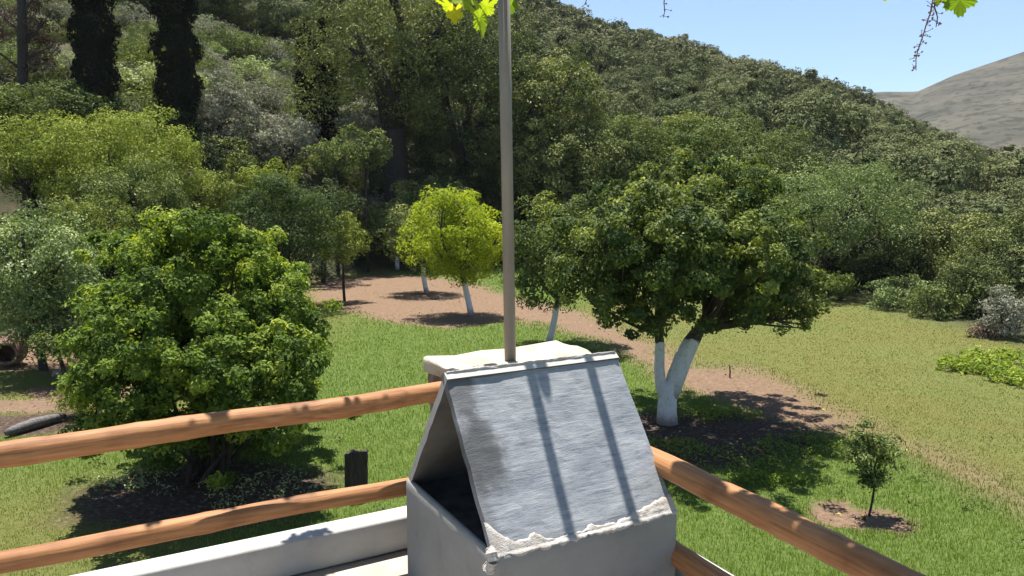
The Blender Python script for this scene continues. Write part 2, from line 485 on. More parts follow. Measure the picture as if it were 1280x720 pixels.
def crown_mesh(lobes, nleaf, leaf, clump=.22, per=28, inner=.22, under=.45, tone=(.45, .16), aspect=.5, name='crown', lump=.22, up=.35, cover=True, kcov=1.15, shellf=.85, outw=.35, rnd=.75):
    """lobes: list of (centre, radii) ellipsoids, local metres"""
    LC = np.array([l[0] for l in lobes], float); LR = np.array([l[1] if np.ndim(l[1]) else [l[1]] * 3 for l in lobes], float)
    area = (LR[:, 0] * LR[:, 1] + LR[:, 0] * LR[:, 2] + LR[:, 1] * LR[:, 2])
    surf = area.sum() * 4.19 * .55
    nc = int(np.clip(surf / (math.pi * clump ** 2) * kcov, 40, nleaf / 12)) if cover else max(int(nleaf / per), 6)
    per = max(int(nleaf / nc), 6)
    ltone = rng.normal(size=len(LC)) * .10
    K = []
    C, O = [], []
    need = nc
    tries = 0
    while need > 0 and tries < 30:
        tries += 1
        k = rng.choice(len(LC), size=need * 3, p=area / area.sum())
        d = unit(rng.normal(size=(len(k), 3)))
        keep = rng.random(len(k)) < np.where(d[:, 2] < -.25, under, 1)
        rr = np.where(rng.random(len(k)) < inner, rng.random(len(k)) ** .4 * .85, 1 + lump * rng.normal(size=len(k)) * .6)
        p = LC[k] + d * LR[k] * rr[:, None]
        # drop clumps buried in another lobe
        q = ((p[:, None] - LC[None]) / LR[None])
        dep = (np.linalg.norm(q, axis=2) < .62).any(1)
        keep &= ~(dep & (rng.random(len(k)) > inner))
        p, d, k = p[keep][:need], d[keep][:need], k[keep][:need]
        K.append(k); C.append(p); O.append(d); need -= len(p)
    C, O, K = np.concatenate(C), np.concatenate(O), np.concatenate(K)
    tc = np.clip(tone[0] + ltone[K] + tone[1] * rng.normal(size=len(C)) + .18 * (vnoise(C[:, 0] * 1.1 + C[:, 2], C[:, 1] * 1.1, 3) - .5), 0, 1)
    V, F, T = leaves(C, O, per, clump, leaf, aspect, tc, up=up, outw=outw, rnd=rnd, shellf=shellf)
    return np_mesh(name, V, F, tone=T)

def auto_lobes(rx, ry, rz, n=14, seed=0, sat=.6):
    r = np.random.default_rng(seed)
    out = [((0, 0, -.1 * rz), (rx * .55, ry * .55, rz * .6))]
    g = np.pi * (3 - 5 ** .5)
    for i in range(n):
        zc = 1 - 2 * (i + .5) / n
        zc = zc * .85 + .05
        rad = (1 - zc * zc) ** .5
        th = g * i + r.random() * .7
        k = .55 + .2 * r.random()
        q = .30 + .20 * r.random()
        c = (rx * k * rad * math.cos(th), ry * k * rad * math.sin(th), rz * k * zc)
        out.append((c, (rx * q * 1.1, ry * q * 1.1, rz * q)))
    for i in range(int(n * sat)):
        v = r.normal(size=3); v[2] = abs(v[2]) * .8 - .15; v /= np.linalg.norm(v)
        k = .84 + .16 * r.random(); q = .12 + .10 * r.random()
        out.append(((rx * k * v[0], ry * k * v[1], rz * k * v[2]), (rx * q, ry * q, rz * q * 1.1)))
    return out

def limbs(mb, fork, lobes, r0, n=9, depth=1):
    ks = rng.permutation(len(lobes))[:n]
    for k in ks:
        c = np.array(lobes[k][0]) + rng.normal(size=3) * .05
        b = curve3(fork, c, rng.normal(size=3) * .09 * np.linalg.norm(c - fork) + np.array([0, 0, .02]), 7)
        mb.tube(b, np.linspace(r0, r0 * .22, 7), 6, .05)
        R = np.array(lobes[k][1] if np.ndim(lobes[k][1]) else [lobes[k][1]] * 3)
        for j in range(3):
            e = c + unit(rng.normal(size=3) + [0, 0, .2]) * R * .9
            s_ = b[int(rng.integers(3, 6))]
            mb.tube(curve3(s_, e, rng.normal(size=3) * .06, 5), np.linspace(r0 * .35, r0 * .08, 5), 5, .05)

def plant(name, label, cat, cx, ytop, ybot, w, d, mat, nleaf=None, leaf=None, lobes_n=13, group=None, base=None, trunk_r=None,
          bark=None, per=26, tone=(.45, .16), inner=.22, depthk=.9, under=.45, clump=None, aspect=.5, cname='crown', cut=True, k=1.0):
    """tree or bush whose crown covers cx +- w/2, ytop .. ybot of the photograph, d metres ahead"""
    top, bot = at(cx, ytop, d), at(cx, ybot, d)
    rx = w / 2 / 960 * d; rz = (top[2] - bot[2]) / 2; ry = rx * depthk
    x, y = (base[0], base[1]) if base is not None else (top[0], d)
    zg = tz(x, y)
    root = empty(name, (x, y, zg))
    cc = np.array([top[0] - x, d - y, (top[2] + bot[2]) / 2 - zg])
    lo = auto_lobes(rx, ry, rz, lobes_n, seed=int(cx * 7 + ytop))
    lobes = [(np.array(c) + cc, r) for c, r in lo]
    px = 960 / d
    leaf = leaf or 3.4 / px
    lp = leaf * px
    n = nleaf or int(min(26000, max(900, 5.0 * w * (ybot - ytop) * .78 / (lp * lp * aspect * .55))) * k)
    me = crown_mesh(lobes, n, leaf, clump or min(max(.22, min(rx, rz) * .22), .55), per, inner, under, tone, aspect)
    link(cname, me, LM[mat], root)
    mb = MB()
    tr = trunk_r or max(.04, rx * .06)
    fork = np.array([cc[0] * .6, cc[1] * .6, max(.15, cc[2] - rz * .75)])
    if fork[2] < .4:
        for q in range(4):
            limbs(mb, np.array([rng.normal() * .08, rng.normal() * .08, -.05]), lobes, tr * .6, 2)
    else:
        mb.tube(curve3((0, 0, -.15), fork, rng.normal(size=3) * .04, 7), np.linspace(tr * 1.25, tr * .9, 7), 9, .05)
        limbs(mb, fork, lobes, tr * .7, 9)
    link('trunk', mb.build('trunk'), bark or BARK, root)
    tag(root, label, cat, group)
    return root

WASH = bark_mat('whitewashed_bark', (.03, .024, .02), (.085, .066, .052), wash=1.0)
WASH_TALL = bark_mat('tall_whitewashed_bark', (.03, .024, .02), (.085, .066, .052), wash=1.45)

def px_lobes(root, spec, d, seed, rk=1.0, spread=.8):
    """lobes given in photograph pixels -> local metres round root"""
    r = np.random.default_rng(seed)
    out = []
    for s in spec:
        dd = s[3] if len(s) > 3 else d + float(np.clip(r.normal(), -1.8, 1.8)) * spread
        c = at(s[0], s[1], dd)
        rad = s[2] / 960 * dd * rk
        out.append((c - np.array(root), (rad, rad * 1.1, rad * .9)))
    return out

# --- the big orange tree with the forked white trunk
b0 = gp(834, 527); b0[2] = tz(b0[0], b0[1])
d_or = b0[1]
root = empty('orange_tree', b0)
spec = [(850, 250, 46), (800, 285, 46), (748, 305, 46), (905, 262, 46), (955, 310, 44), (985, 350, 36), (860, 300, 62), (805, 335, 54), (745, 338, 38),
        (900, 350, 54), (845, 225, 26), (712, 332, 24), (930, 235, 28), (772, 354, 32), (850, 348, 48), (950, 370, 32), (910, 378, 22), (1003, 372, 20), (880, 230, 30),
        (820, 310, 60, d_or + 1.7), (900, 310, 60, d_or + 1.7), (850, 320, 60, d_or - 1.6), (780, 330, 50, d_or - 1.5), (920, 330, 50, d_or - 1.3), (1000, 395, 12), (985, 385, 16)]
lob = px_lobes(b0, spec, d_or, 3)
link('crown', crown_mesh(lob, 130000, .070, .145, 40, .15, .55, (.5, .2), .55, lump=.75, kcov=1.2, shellf=.55), LM['citrus'], root)
mb = MB()
loc = lambda px, py, dd=0: at(px, py, d_or + dd) - b0
bs = loc(834, 527); bs[2] = -.1
mb.tube([bs, loc(834, 515), loc(835, 495), loc(838, 476)], [.20, .17, .165, .15], 12, .03)
mb.tube([loc(832, 505), loc(826, 484), loc(824, 460), loc(825, 430), loc(822, 405)], [.09, .10, .09, .08, .07], 10, .03)
mb.tube([loc(838, 495), loc(846, 470), loc(854, 448), loc(864, 428), loc(878, 405)], [.14, .165, .16, .14, .09], 12, .03)
f1, f2 = loc(823, 410), loc(880, 408)
for k in range(len(lob)):
    c = np.array(lob[k][0]); f = f1 if c[0] < loc(850, 300)[0] else f2
    f = f + rng.normal(size=3) * .05
    b = curve3(f, c, rng.normal(size=3) * .08 - np.array([0, 0, .05]), 8)
    mb.tube(b, np.linspace(.062, .016, 8), 7, .08)
    for j in range(4):
        e = c + unit(rng.normal(size=3)) * .42
        mb.tube(curve3(b[int(rng.integers(3, 7))], e, rng.normal(size=3) * .07, 6), np.linspace(.024, .006, 6), 5, .08)
for (p, q) in [((826, 418), (765, 392)), ((878, 412), (930, 396))]:
    mb.tube(curve3(loc(*p), loc(*q), (0, 0, -.04), 8), np.linspace(.05, .018, 8), 6, .08)
link('trunk', mb.build('trunk'), WASH_TALL, root)
tag(root, 'large orange tree with forked whitewashed trunk standing right of the chimney', 'tree')

# --- big bright bush tree at the left
b1 = gp(262, 596); b1[2] = tz(b1[0], b1[1]); d_b = b1[1]
root = empty('bay_tree', b1)
spec = [(212, 290, 13), (252, 280, 15), (300, 302, 15), (148, 302, 13), (350, 352, 14), (182, 318, 13), (325, 330, 12), (245, 318, 42), (190, 350, 46), (300, 345, 48), (345, 395, 44), (140, 425, 40), (225, 410, 70), (300, 440, 72), (378, 425, 28), (165, 485, 50),
        (245, 500, 70), (335, 500, 55), (275, 298, 24), (125, 395, 20), (160, 315, 18), (205, 300, 20), (390, 470, 18), (115, 470, 18), (260, 545, 40), (330, 540, 34), (190, 530, 34),
        (240, 430, 70, d_b + 1.4), (310, 460, 65, d_b + 1.4), (250, 440, 60, d_b - 1.2), (320, 470, 55, d_b - 1.1), (180, 455, 50, d_b - 1.0), (230, 380, 50, d_b + 1.0), (300, 390, 50, d_b + 1)]
lob = px_lobes(b1, spec, d_b, 5, spread=.7)
link('crown', crown_mesh(lob, 180000, .062, .135, 40, .15, .5, (.53, .2), .6, lump=.75, kcov=1.35, shellf=.5), LM['bright'], root)
mb = MB()
for k in range(0, len(lob), 2):
    st = np.array([rng.normal() * .14, rng.normal() * .14, -.1])
    mb.tube(curve3(st, np.array(lob[k][0]) * [.7, .7, .72], rng.normal(size=3) * .12, 8), np.linspace(.045, .010, 8), 7, .06)
    for j in range(3):
        mb.tube(curve3(np.array(lob[k][0]) * [.5, .5, .5], np.array(lob[k][0]) * [.85, .85, .9], rng.normal(size=3) * .05, 5), np.linspace(.02, .006, 5), 5)
link('trunk', mb.build('trunk'), BARK, root)
tag(root, 'big bright green bushy tree with branches to the ground behind the log railing', 'tree')

# --- orchard trees
def orchard(label, base_px, crown, mat, tone=(.45, .17), leaf=None, wash=True, tr=.09, group='whitewashed orchard trees', k=1.0, ln=16, under=.45):
    b = gp(*base_px)
    return plant('orange_tree', label, 'tree', crown[0], crown[1], crown[2], crown[3], b[1], mat, base=b, bark=WASH if wash else BARK,
                 trunk_r=tr, tone=tone, leaf=leaf, group=group, lobes_n=ln, k=k, under=under)
orchard('orange tree with slim white trunk between the pole and the large forked orange tree', (683, 431), (708, 246, 392, 135), 'citrus', (.55, .2), .085, tr=.075, k=1.2)
orchard('yellow-leaved citrus tree on a white trunk beside the metal pole', (590, 393), (568, 243, 354, 112), 'yellow', (.5, .18), k=1.4, ln=22, under=.8)
orchard('white-trunked tree half hidden behind the yellow-leaved citrus tree', (535, 366), (525, 255, 338, 84), 'green', (.5, .16))
orchard('farthest white-trunked orchard tree, at the back end of the soil path', (497, 337), (492, 250, 322, 84), 'green', (.6, .16), tr=.1)
orchard('round dark green orchard tree with unpainted trunk behind the big bright bush', (362, 384), (352, 216, 356, 128), 'citrus', (.13, .15), wash=False, tr=.11)

# --- bushes and trees, left to right
P = plant
P('bush', 'wide lime green bush under the pair of cypresses', 'bush', 150, 140, 285, 165, 26, 'lime', tone=(.5, .15), lobes_n=20, k=1.2)
P('bush', 'lime and olive bush at the left edge above the pale-leaved bush', 'bush', 35, 150, 262, 130, 26.5, 'lime', tone=(.36, .16), lobes_n=16)
P('bush', 'grey-green bush at the top left behind the lime bushes', 'bush', 35, 104, 165, 150, 33, 'green', tone=(.55, .15))
P('bush', 'pale variegated bush with whitish leaves at the left edge', 'bush', 40, 255, 432, 150, 17, 'pale', tone=(.5, .2), leaf=.085, lobes_n=18, k=1.15)
P('bush', 'olive yellow bush just above the pale variegated bush', 'bush', 112, 246, 320, 100, 20.5, 'olive', tone=(.5, .15))
P('bush', 'dark green bush below the lime bush and behind the big bright tree', 'bush', 168, 205, 320, 110, 22.5, 'green', tone=(.3, .15), k=1.2)
P('bush', 'low dark bush at the foot of the big bright tree, left side', 'bush', 70, 405, 450, 90, 15.8, 'citrus', tone=(.35, .15))
P('bush', 'small bright yellow-green shrub beside the dark round orchard tree', 'shrub', 428, 268, 332, 52, 28.5, 'lime', tone=(.62, .15))
P('bush', 'brownish shrub on the terraced bank under the second cypress', 'shrub', 215, 205, 262, 80, 31, 'brown', tone=(.5, .18))
P('bush', 'dull green shrub right of the brownish shrub on the bank', 'shrub', 262, 215, 285, 90, 31, 'olive', tone=(.45, .15))
P('bush', 'fresh green shrub above the dark round orchard tree', 'shrub', 335, 205, 270, 70, 32, 'lime', tone=(.42, .16))
P('bush', 'grey leaved bush right beside the second cypress', 'bush', 268, 104, 196, 92, 39, 'grey', tone=(.4, .2))
P('bush', 'round silvery grey bush left of the small dark cypresses', 'bush', 354, 146, 208, 92, 41, 'grey', tone=(.52, .15))
P('bush', 'bright green bush above the round silvery bush', 'bush', 335, 118, 165, 70, 50, 'lime', tone=(.45, .12))
P('bush', 'silvery bush under the tall evergreen, right of the small cypresses', 'bush', 462, 132, 180, 80, 45, 'grey', tone=(.5, .15))
P('small_tree', 'small light green tree in front of the small cypresses', 'tree', 418, 172, 222, 62, 37, 'green', tone=(.62, .15))
P('small_tree', 'small green tree under the tall evergreen left of its dark trunk', 'tree', 456, 160, 215, 64, 38.5, 'green', tone=(.55, .15))
P('bush', 'dark low bush above the bright yellow-green shrub', 'bush', 400, 228, 290, 100, 34, 'wood', tone=(.35, .15))
P('bush', 'mid green bush behind the farthest orchard tree', 'bush', 540, 222, 300, 100, 40, 'green', tone=(.5, .17))
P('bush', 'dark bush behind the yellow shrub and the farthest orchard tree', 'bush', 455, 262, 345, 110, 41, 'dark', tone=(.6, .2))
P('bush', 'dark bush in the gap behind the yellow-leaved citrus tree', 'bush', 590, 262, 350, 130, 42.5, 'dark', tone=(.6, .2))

# tall evergreens behind the orchard
P('tall_evergreen', 'tallest broad evergreen left of the pole, its crown reaching the top of the picture', 'tree', 478, -40, 190, 190, 44, 'wood', tone=(.62, .2), trunk_r=.75, lobes_n=22, base=at(503, 235, 44), leaf=.17, k=1.2)
P('tall_evergreen', 'tall dark evergreen directly behind the pole', 'tree', 585, -10, 245, 170, 45, 'wood', tone=(.36, .2), trunk_r=.5, lobes_n=22, base=at(566, 240, 45), leaf=.17, k=1.2)
P('tall_evergreen', 'tall dark evergreen just right of the pole', 'tree', 680, 62, 262, 130, 44, 'wood', tone=(.38, .2), lobes_n=18, leaf=.17, k=1.1)
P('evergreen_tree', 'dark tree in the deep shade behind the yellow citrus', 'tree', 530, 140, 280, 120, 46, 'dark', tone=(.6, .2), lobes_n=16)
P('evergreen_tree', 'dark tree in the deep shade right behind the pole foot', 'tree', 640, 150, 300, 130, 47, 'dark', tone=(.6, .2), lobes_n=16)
P('evergreen_tree', 'grey-green tree above the slim white-trunked orange tree', 'tree', 725, 150, 285, 130, 42, 'wood', tone=(.5, .2), lobes_n=16)
P('evergreen_tree', 'soft green tree behind the large orange tree, left of the browner one', 'tree', 775, 145, 290, 110, 43, 'green', tone=(.42, .17), lobes_n=16)
P('evergreen_tree', 'brownish olive tree behind the top of the large orange tree', 'tree', 838, 138, 280, 130, 44, 'olive', tone=(.4, .17), lobes_n=16)
P('evergreen_tree', 'green tree right behind the large orange tree top', 'tree', 905, 150, 290, 120, 41, 'green', tone=(.42, .17), lobes_n=16)
P('evergreen_tree', 'rounded tree between the large orange tree and the pale wide tree', 'tree', 965, 165, 300, 110, 43, 'green', tone=(.4, .17), lobes_n=16)
P('wide_tree', 'wide pale green tree at the meadow edge right of the large orange tree', 'tree', 1040, 204, 345, 195, 30.5, 'pale', tone=(.30, .17), lobes_n=24, leaf=.10, k=1.2, under=.12)
P('bush', 'small bright shrub at the meadow edge under the wide pale tree', 'shrub', 1050, 342, 372, 26, 28.3, 'lime', tone=(.6, .15))
P('bush', 'light green bush at the meadow edge right of the wide pale tree', 'bush', 1128, 345, 400, 80, 26.5, 'pale', tone=(.32, .15))
P('bush', 'olive bush at the meadow edge between the light green and dark bushes', 'bush', 1180, 355, 408, 70, 24.5, 'green', tone=(.5, .15))
P('bush', 'dark green bush at the meadow edge next to the silvery bush', 'bush', 1222, 325, 415, 84, 24.5, 'wood', tone=(.35, .15))
P('bush', 'silvery grey bush at the right edge of the meadow', 'bush', 1264, 364, 428, 62, 21, 'grey', tone=(.5, .17), leaf=.075)
P('bush', 'brown dead bush at the foot of the silvery bush', 'bush', 1232, 405, 428, 34, 21, 'brown', tone=(.6, .15))
P('evergreen_tree', 'green tree behind the olive bush on the meadow edge', 'tree', 1150, 275, 380, 120, 31, 'wood', tone=(.55, .17), lobes_n=16)
P('evergreen_tree', 'dark tree above the silvery bush at the right edge', 'tree', 1255, 270, 395, 130, 28, 'wood', tone=(.45, .17), lobes_n=16)

# dead brown tree and cypresses at top left
root = empty('dead_tree', (at(24, 110, 36)[0], 36, tz(at(24, 110, 36)[0], 36)))
bz = np.array(root.location)
lob = [(at(50, y, 36.6) - bz, (.75, .7, 1.0)) for y in (30, 60, 90)] + [(at(15, 40, 36.6) - bz, (.7, .7, 1.2)), (at(45, -10, 36.5) - bz, (.9, .8, 1))]
link('crown', crown_mesh(lob, 7000, .16, .35, 26, .4, .8, (.42, .2), .25), LM['brown'], root)
mb = MB()
mb.tube(curve3((0, 0, -.3), at(24, -60, 36) - bz, (.1, 0, 0), 8), np.linspace(.26, .16, 8), 9, .05)
for y0, x1, y1 in [(60, 60, 20), (40, -15, 5), (75, 70, 55), (20, 55, -20), (85, -10, 60)]:
    mb.tube(curve3(at(24, y0, 36) - bz, at(x1, y1, 36.2) - bz, rng.normal(size=3) * .1, 6), np.linspace(.08, .02, 6), 6, .05)
link('trunk', mb.build('trunk'), BARK, root)
tag(root, 'bare brown twiggy tree with a thin dark trunk at the top left corner', 'tree')

def cypress(label, cx, w, ytop, d, ybase):
    x = at(cx, 100, d)[0]; zg = tz(x, d)
    root = empty('cypress', (x, d, zg))
    zt = at(cx, ytop, d)[2] - zg
    R = w / 2 / 960 * d
    n = int(zt / .22)
    C, O = [], []
    for i in range(n):
        h = i / n
        r = R * (1.0 - max(0, h - .65) ** 1.4 * 3.2) * (.86 + .22 * math.sin(i * .7 + cx) + .1 * rng.normal()) * min(1, .75 + h * 2)
        m = 26
        th = rng.random(m) * 6.283
        C.append(np.stack([np.cos(th) * r * .86, np.sin(th) * r * .86, np.full(m, .2 + h * zt) + rng.normal(size=m) * .15], -1))
        O.append(np.stack([np.cos(th), np.sin(th), np.full(m, .3)], -1))
    C, O = np.concatenate(C), unit(np.concatenate(O))
    V, F, T = leaves(C, O, 9, .22, .26, .4, np.full(len(C), .4), up=.1, outw=.8, rnd=.7)
    link('crown', np_mesh('crown', V, F, tone=T), LM['cypress'], root)
    mb = MB(); mb.tube(curve3((0, 0, -.3), (0, 0, zt * .9), (0, 0, 0), 6), np.linspace(R * .55, R * .15, 6), 8, .06)
    link('trunk', mb.build('trunk'), BARK, root)
    tag(root, label, 'tree', 'dark columnar cypresses')
cypress('tall black-green cypress column, the left one of the pair above the lime bush', 121, 50, -260, 37, 140)
cypress('tall black-green cypress column with a ragged trunk beside the grey leaved bush', 222, 50, -260, 37, 195)
cypress('short dark cypress column at the left edge of the tall evergreen', 383, 24, 40, 50, 145)
cypress('thicker short dark cypress column beside the silvery bush under the tall evergreen', 408, 30, 30, 46, 180)

# ------------------------------------------------------------------ wooded hillside
def hill_variant(i, n=4600, leaf=.07):
    r = np.random.default_rng(100 + i)
    rz = .66 + .2 * r.random()
    lo = auto_lobes(1, 1, rz, 9, seed=40 + i, sat=.3)
    lo = [(np.array(c) + [0, 0, rz * .95], R) for c, R in lo]
    return crown_mesh(lo, n, leaf, .10, 18, .06, .4, (.45, .13), .75, name='hill_tree', lump=.10, up=.2, outw=1.2, rnd=.5, cover=False), lo
VAR = []
for i in range(14):
    me, lo = hill_variant(i % 7) if i < 7 else hill_variant(i % 7, 11000, .042)
    # a short trunk in the same mesh
    mb = MB()
    ic = np.concatenate([np.array(c) + unit(rng.normal(size=(80, 3))) * np.array(R_) * .74 for c, R_ in lo])
    Vi, Fi, Ti = leaves(ic, unit(ic - [0, 0, .6]), 1, .03, .17, .8, np.full(len(ic), .38), up=.2, outw=.9, rnd=.7)
    mb.add(Vi, Fi)
    ncore = len(Fi)
    mb.tube([(0, 0, -.4), (0, 0, .3), (.05, 0, .9)], [.09, .07, .03], 6)
    nv, npoly = len(me.vertices), len(me.polygons)
    v = np.empty(nv * 3, np.float32); me.vertices.foreach_get('co', v)
    t = np.empty(npoly, np.float32); me.attributes['tone'].data.foreach_get('value', t)
    VV = np.concatenate([v.reshape(-1, 3)] + mb.V); FF = np.concatenate([np.arange(nv).reshape(-1, 4)] + [f + nv for f in mb.F])
    TT = np.concatenate([t, np.full(len(FF) - npoly, .3)])
    VAR.append((VV, FF, TT, np.concatenate([np.zeros(npoly + ncore, int), np.ones(len(FF) - npoly - ncore, int)]), npoly, v.reshape(-1, 3), mb))
HM = [np_mesh('hill_tree', a, b, tone=c, mat_idx=m) for a, b, c, m, *_ in VAR[7:]]
for me in HM:
    me.materials.append(LM['hill_low']); me.materials.append(BARK)

pts = []
y = 46.0
row = 0
y = 24.0
while y < 186:
    st = 3.3 + y * .012
    x0 = -.80 * y
    x = x0 + rng.random() * st
    while x < .80 * y:
        u = x / y
        start = np.interp(u, [-.8, -.35, -.2, 0, .3, .42, .55, .7, .8], [50, 60, 60, 54, 47, 36, 30, 26, 23])
        jx, jy = x + rng.normal() * st * .25, y + rng.normal() * st * .25
        if jy > start:
            pts.append((jx, jy))
        x += st * (1.0 + .15 * rng.random())
    y += st * .92
pts = np.array(pts)
pz = terrain(pts[:, 0], pts[:, 1])
# size patches: brushier and lower on the upper slopes
big = .75 + .6 * vnoise(pts[:, 0] / 16, pts[:, 1] / 16, 8) + .18 * rng.normal(size=len(pts))
sc = np.clip((2.1 + pts[:, 1] * .004) * big * np.clip(1 - (pts[:, 1] - 125) / 130, .6, 1), 1.2, 4.6)
order = np.argsort(pts[:, 1])
n_ind = 290
for k in order[:n_ind]:
    o = bpy.data.objects.new('hill_tree', HM[int(rng.integers(7))])
    COL.objects.link(o)
    o.location = (pts[k, 0], pts[k, 1], pz[k] - .15)
    o.rotation_euler = (0, 0, rng.random() * 6.28)
    s = float(sc[k]); o.scale = (s, s, s * float(.85 + .3 * rng.random()))
    tag(o, 'rounded dull green evergreen crowded among others on the wooded hillside', 'tree', 'evergreens covering the lower wooded hillside')
VV, FF, TT, MM, nn = [], [], [], [], 0
for k in order[n_ind:]:
    a, b, c, m, npl, _v, mbk = VAR[int(rng.integers(7))]
    sel = np.arange(0, npl) if pts[k, 1] < 110 else np.arange(0, npl)[rng.random(npl) < .62]
    a4 = a[:npl * 4].reshape(npl, 4, 3)[sel]
    th = rng.random() * 6.28; s = sc[k]
    if pts[k, 1] >= 110:
        ctr = a4.mean(1, keepdims=True); a4 = ctr + (a4 - ctr) * 1.25
    R = np.array([[math.cos(th), -math.sin(th), 0], [math.sin(th), math.cos(th), 0], [0, 0, .9 + .2 * rng.random()]])
    q = a4.reshape(-1, 3) @ R.T * s + [pts[k, 0], pts[k, 1], pz[k] - .15]
    tn = rng.normal() * .13
    VV.append(q); FF.append(np.arange(len(q)).reshape(-1, 4) + nn); nn += len(q)
    TT.append(np.clip(c[sel] + tn, 0, 1))
    q = np.concatenate(mbk.V) @ R.T * s + [pts[k, 0], pts[k, 1], pz[k] - .15]
    f = np.concatenate(mbk.F)
    VV.append(q); FF.append(f + nn); nn += len(q); TT.append(np.full(len(f), np.clip(.32 + tn, 0, 1)))
fo = link('distant_woodland', np_mesh('distant_woodland', np.concatenate(VV), np.concatenate(FF), tone=np.concatenate(TT)), LM['hill'])
tag(fo, 'mass of dull green evergreens covering the upper hillside to the skyline', 'woodland', kind='stuff')
print('hill trees', len(pts))

# undergrowth along the wood's edge
ug = [crown_mesh([(np.array(c) + [0, 0, .55], R) for c, R in auto_lobes(1, .9, .75, 10, seed=70 + i)], 2600, .085, .14, 20, .2, .4, (.45, .17), .55, name='crown') for i in range(4)]
for g_, mk in zip(ug, ('wood', 'dark', 'olive', 'green')): g_.materials.append(LM[mk])
cnt = 0
for k in range(400):
    u = rng.uniform(-.66, .5)
    d0 = np.interp(u, U_, D0)
    yy = d0 + rng.uniform(1.5, 16); xx = u * yy
    if yy > 53 or cnt >= 120: continue
    # leave the bare terraced bank partly open
    if -.42 < u < -.16 and rng.random() < .7: continue
    if -.30 < u < .12 and yy < 42: continue
    cnt += 1
    o = bpy.data.objects.new('undergrowth_shrub', ug[int(rng.choice(4, p=[.4, .25, .15, .2]))])
    COL.objects.link(o)
    o.location = (xx, yy, tz(xx, yy) - .1); o.rotation_euler = (0, 0, rng.random() * 6.28)
    s = rng.uniform(.7, 1.7); o.scale = (s, s, s * .85)
    tag(o, 'low shrub in the undergrowth between the garden and the wooded hillside', 'shrub', 'undergrowth shrubs at the foot of the hill')

ug2 = [crown_mesh([(np.array(c) + [0, 0, .5], R) for c, R in auto_lobes(1, .9, .7, 9, seed=90 + i)], 2600, .085, .16, 20, .2, .4, (.5, .17), .55, name='crown') for i in range(4)]
for g_, mk in zip(ug2, ('grey', 'green', 'olive', 'pale')): g_.materials.append(LM[mk])
for k in range(190):
    u = rng.uniform(-.68, -.17); yy = rng.uniform(40, 66); xx = u * yy
    o = bpy.data.objects.new('slope_shrub', ug2[int(rng.choice(4, p=[.35, .3, .2, .15]))])
    COL.objects.link(o)
    o.location = (xx, yy, tz(xx, yy) - .1); o.rotation_euler = (0, 0, rng.random() * 6.28)
    s = rng.uniform(.7, 1.9); o.scale = (s, s, s * .85)
    tag(o, 'low grey-green shrub on the open slope behind the cypresses', 'shrub', 'shrubs on the open slope behind the cypresses')

# ------------------------------------------------------------------ sapling, jar, log, stones, stake
b = gp(1086, 640); b[2] = tz(b[0], b[1])
root = empty('sapling', b)
L_ = lambda px, py, dd=0: at(px, py, b[1] + dd) - b
lob = [(L_(1083, 538), .12), (L_(1108, 575), .14), (L_(1068, 568), .12), (L_(1078, 590), .12), (L_(1092, 528), .08), (L_(1090, 545), .14), (L_(1102, 560), .16), (L_(1080, 572), .17), (L_(1098, 585), .16), (L_(1088, 560, .15), .16), (L_(1075, 555), .1), (L_(1088, 600), .09)]
link('crown', crown_mesh(lob, 2200, .058, .09, 14, .4, .9, (.55, .2), .42, kcov=1.0, shellf=.3), LM['green'], root)
mb = MB(); mb.tube(curve3((0, 0, -.05), L_(1093, 580), (.03, 0, 0), 7), np.linspace(.016, .009, 7), 7, .05)
for s_ in lob: mb.tube(curve3(L_(1090, 610), s_[0], rng.normal(size=3) * .03, 5), np.linspace(.007, .003, 5), 5)
link('trunk', mb.build('trunk'), BARK, root)
tag(root, 'young sapling in a small dug patch right of the railing', 'sapling')

TERRA = simple_noise_mat('old_clay', [(.3, (.10, .055, .04)), (.55, (.22, .13, .10)), (.8, (.32, .22, .17))], 9, 8, .5, .02)
def lathe(prof, n=24):
    V, F = [], []
    for r, z in prof:
        for j in range(n):
            a = 2 * math.pi * j / n; V.append((r * math.cos(a), r * math.sin(a), z))
    for i in range(len(prof) - 1):
        for j in range(n):
            k = (j + 1) % n
            F.append((i * n + j, i * n + k, (i + 1) * n + k, (i + 1) * n + j))
    return np.array(V), np.array(F)
j0 = gp(12, 458); 
Vj, Fj = lathe([(.02, -.52), (.20, -.50), (.30, -.38), (.36, -.18), (.36, -.02), (.32, .10), (.25, .18), (.235, .20), (.27, .22), (.275, .26), (.23, .265), (.20, .25), (.20, .16), (.26, .06), (.30, -.1), (.28, -.3), (.02, -.4)])
jar = link('clay_jar', np_mesh('clay_jar', Vj, Fj, smooth=True), TERRA, loc=(j0[0], j0[1], tz(j0[0], j0[1]) + .33))
jar.rotation_euler = Vector((.35, -1, -.05)).to_track_quat('Z', 'Y').to_euler()
tag(jar, 'weathered reddish clay jar lying on its side under the pale variegated bush', 'jar')

LOGM = simple_noise_mat('grey_weathered_wood', [(.3, (.05, .047, .044)), (.6, (.14, .135, .13)), (.8, (.23, .225, .215))], 8, 8, .6, .02, stretch=(.6, 4, 4))
p0, p1 = gp(8, 548), gp(82, 526)
mb = MB(); mb.tube(curve3((0, 0, .09), p1 - p0 + [0, 0, .09], (0, .03, .02), 12), [.05, .075, .08, .085, .09, .092, .09, .085, .08, .07, .06, .04], 10, .02)
tag(link('fallen_log', mb.build('fallen_log'), LOGM, loc=p0), 'grey weathered log lying in the shade at the left edge', 'log')

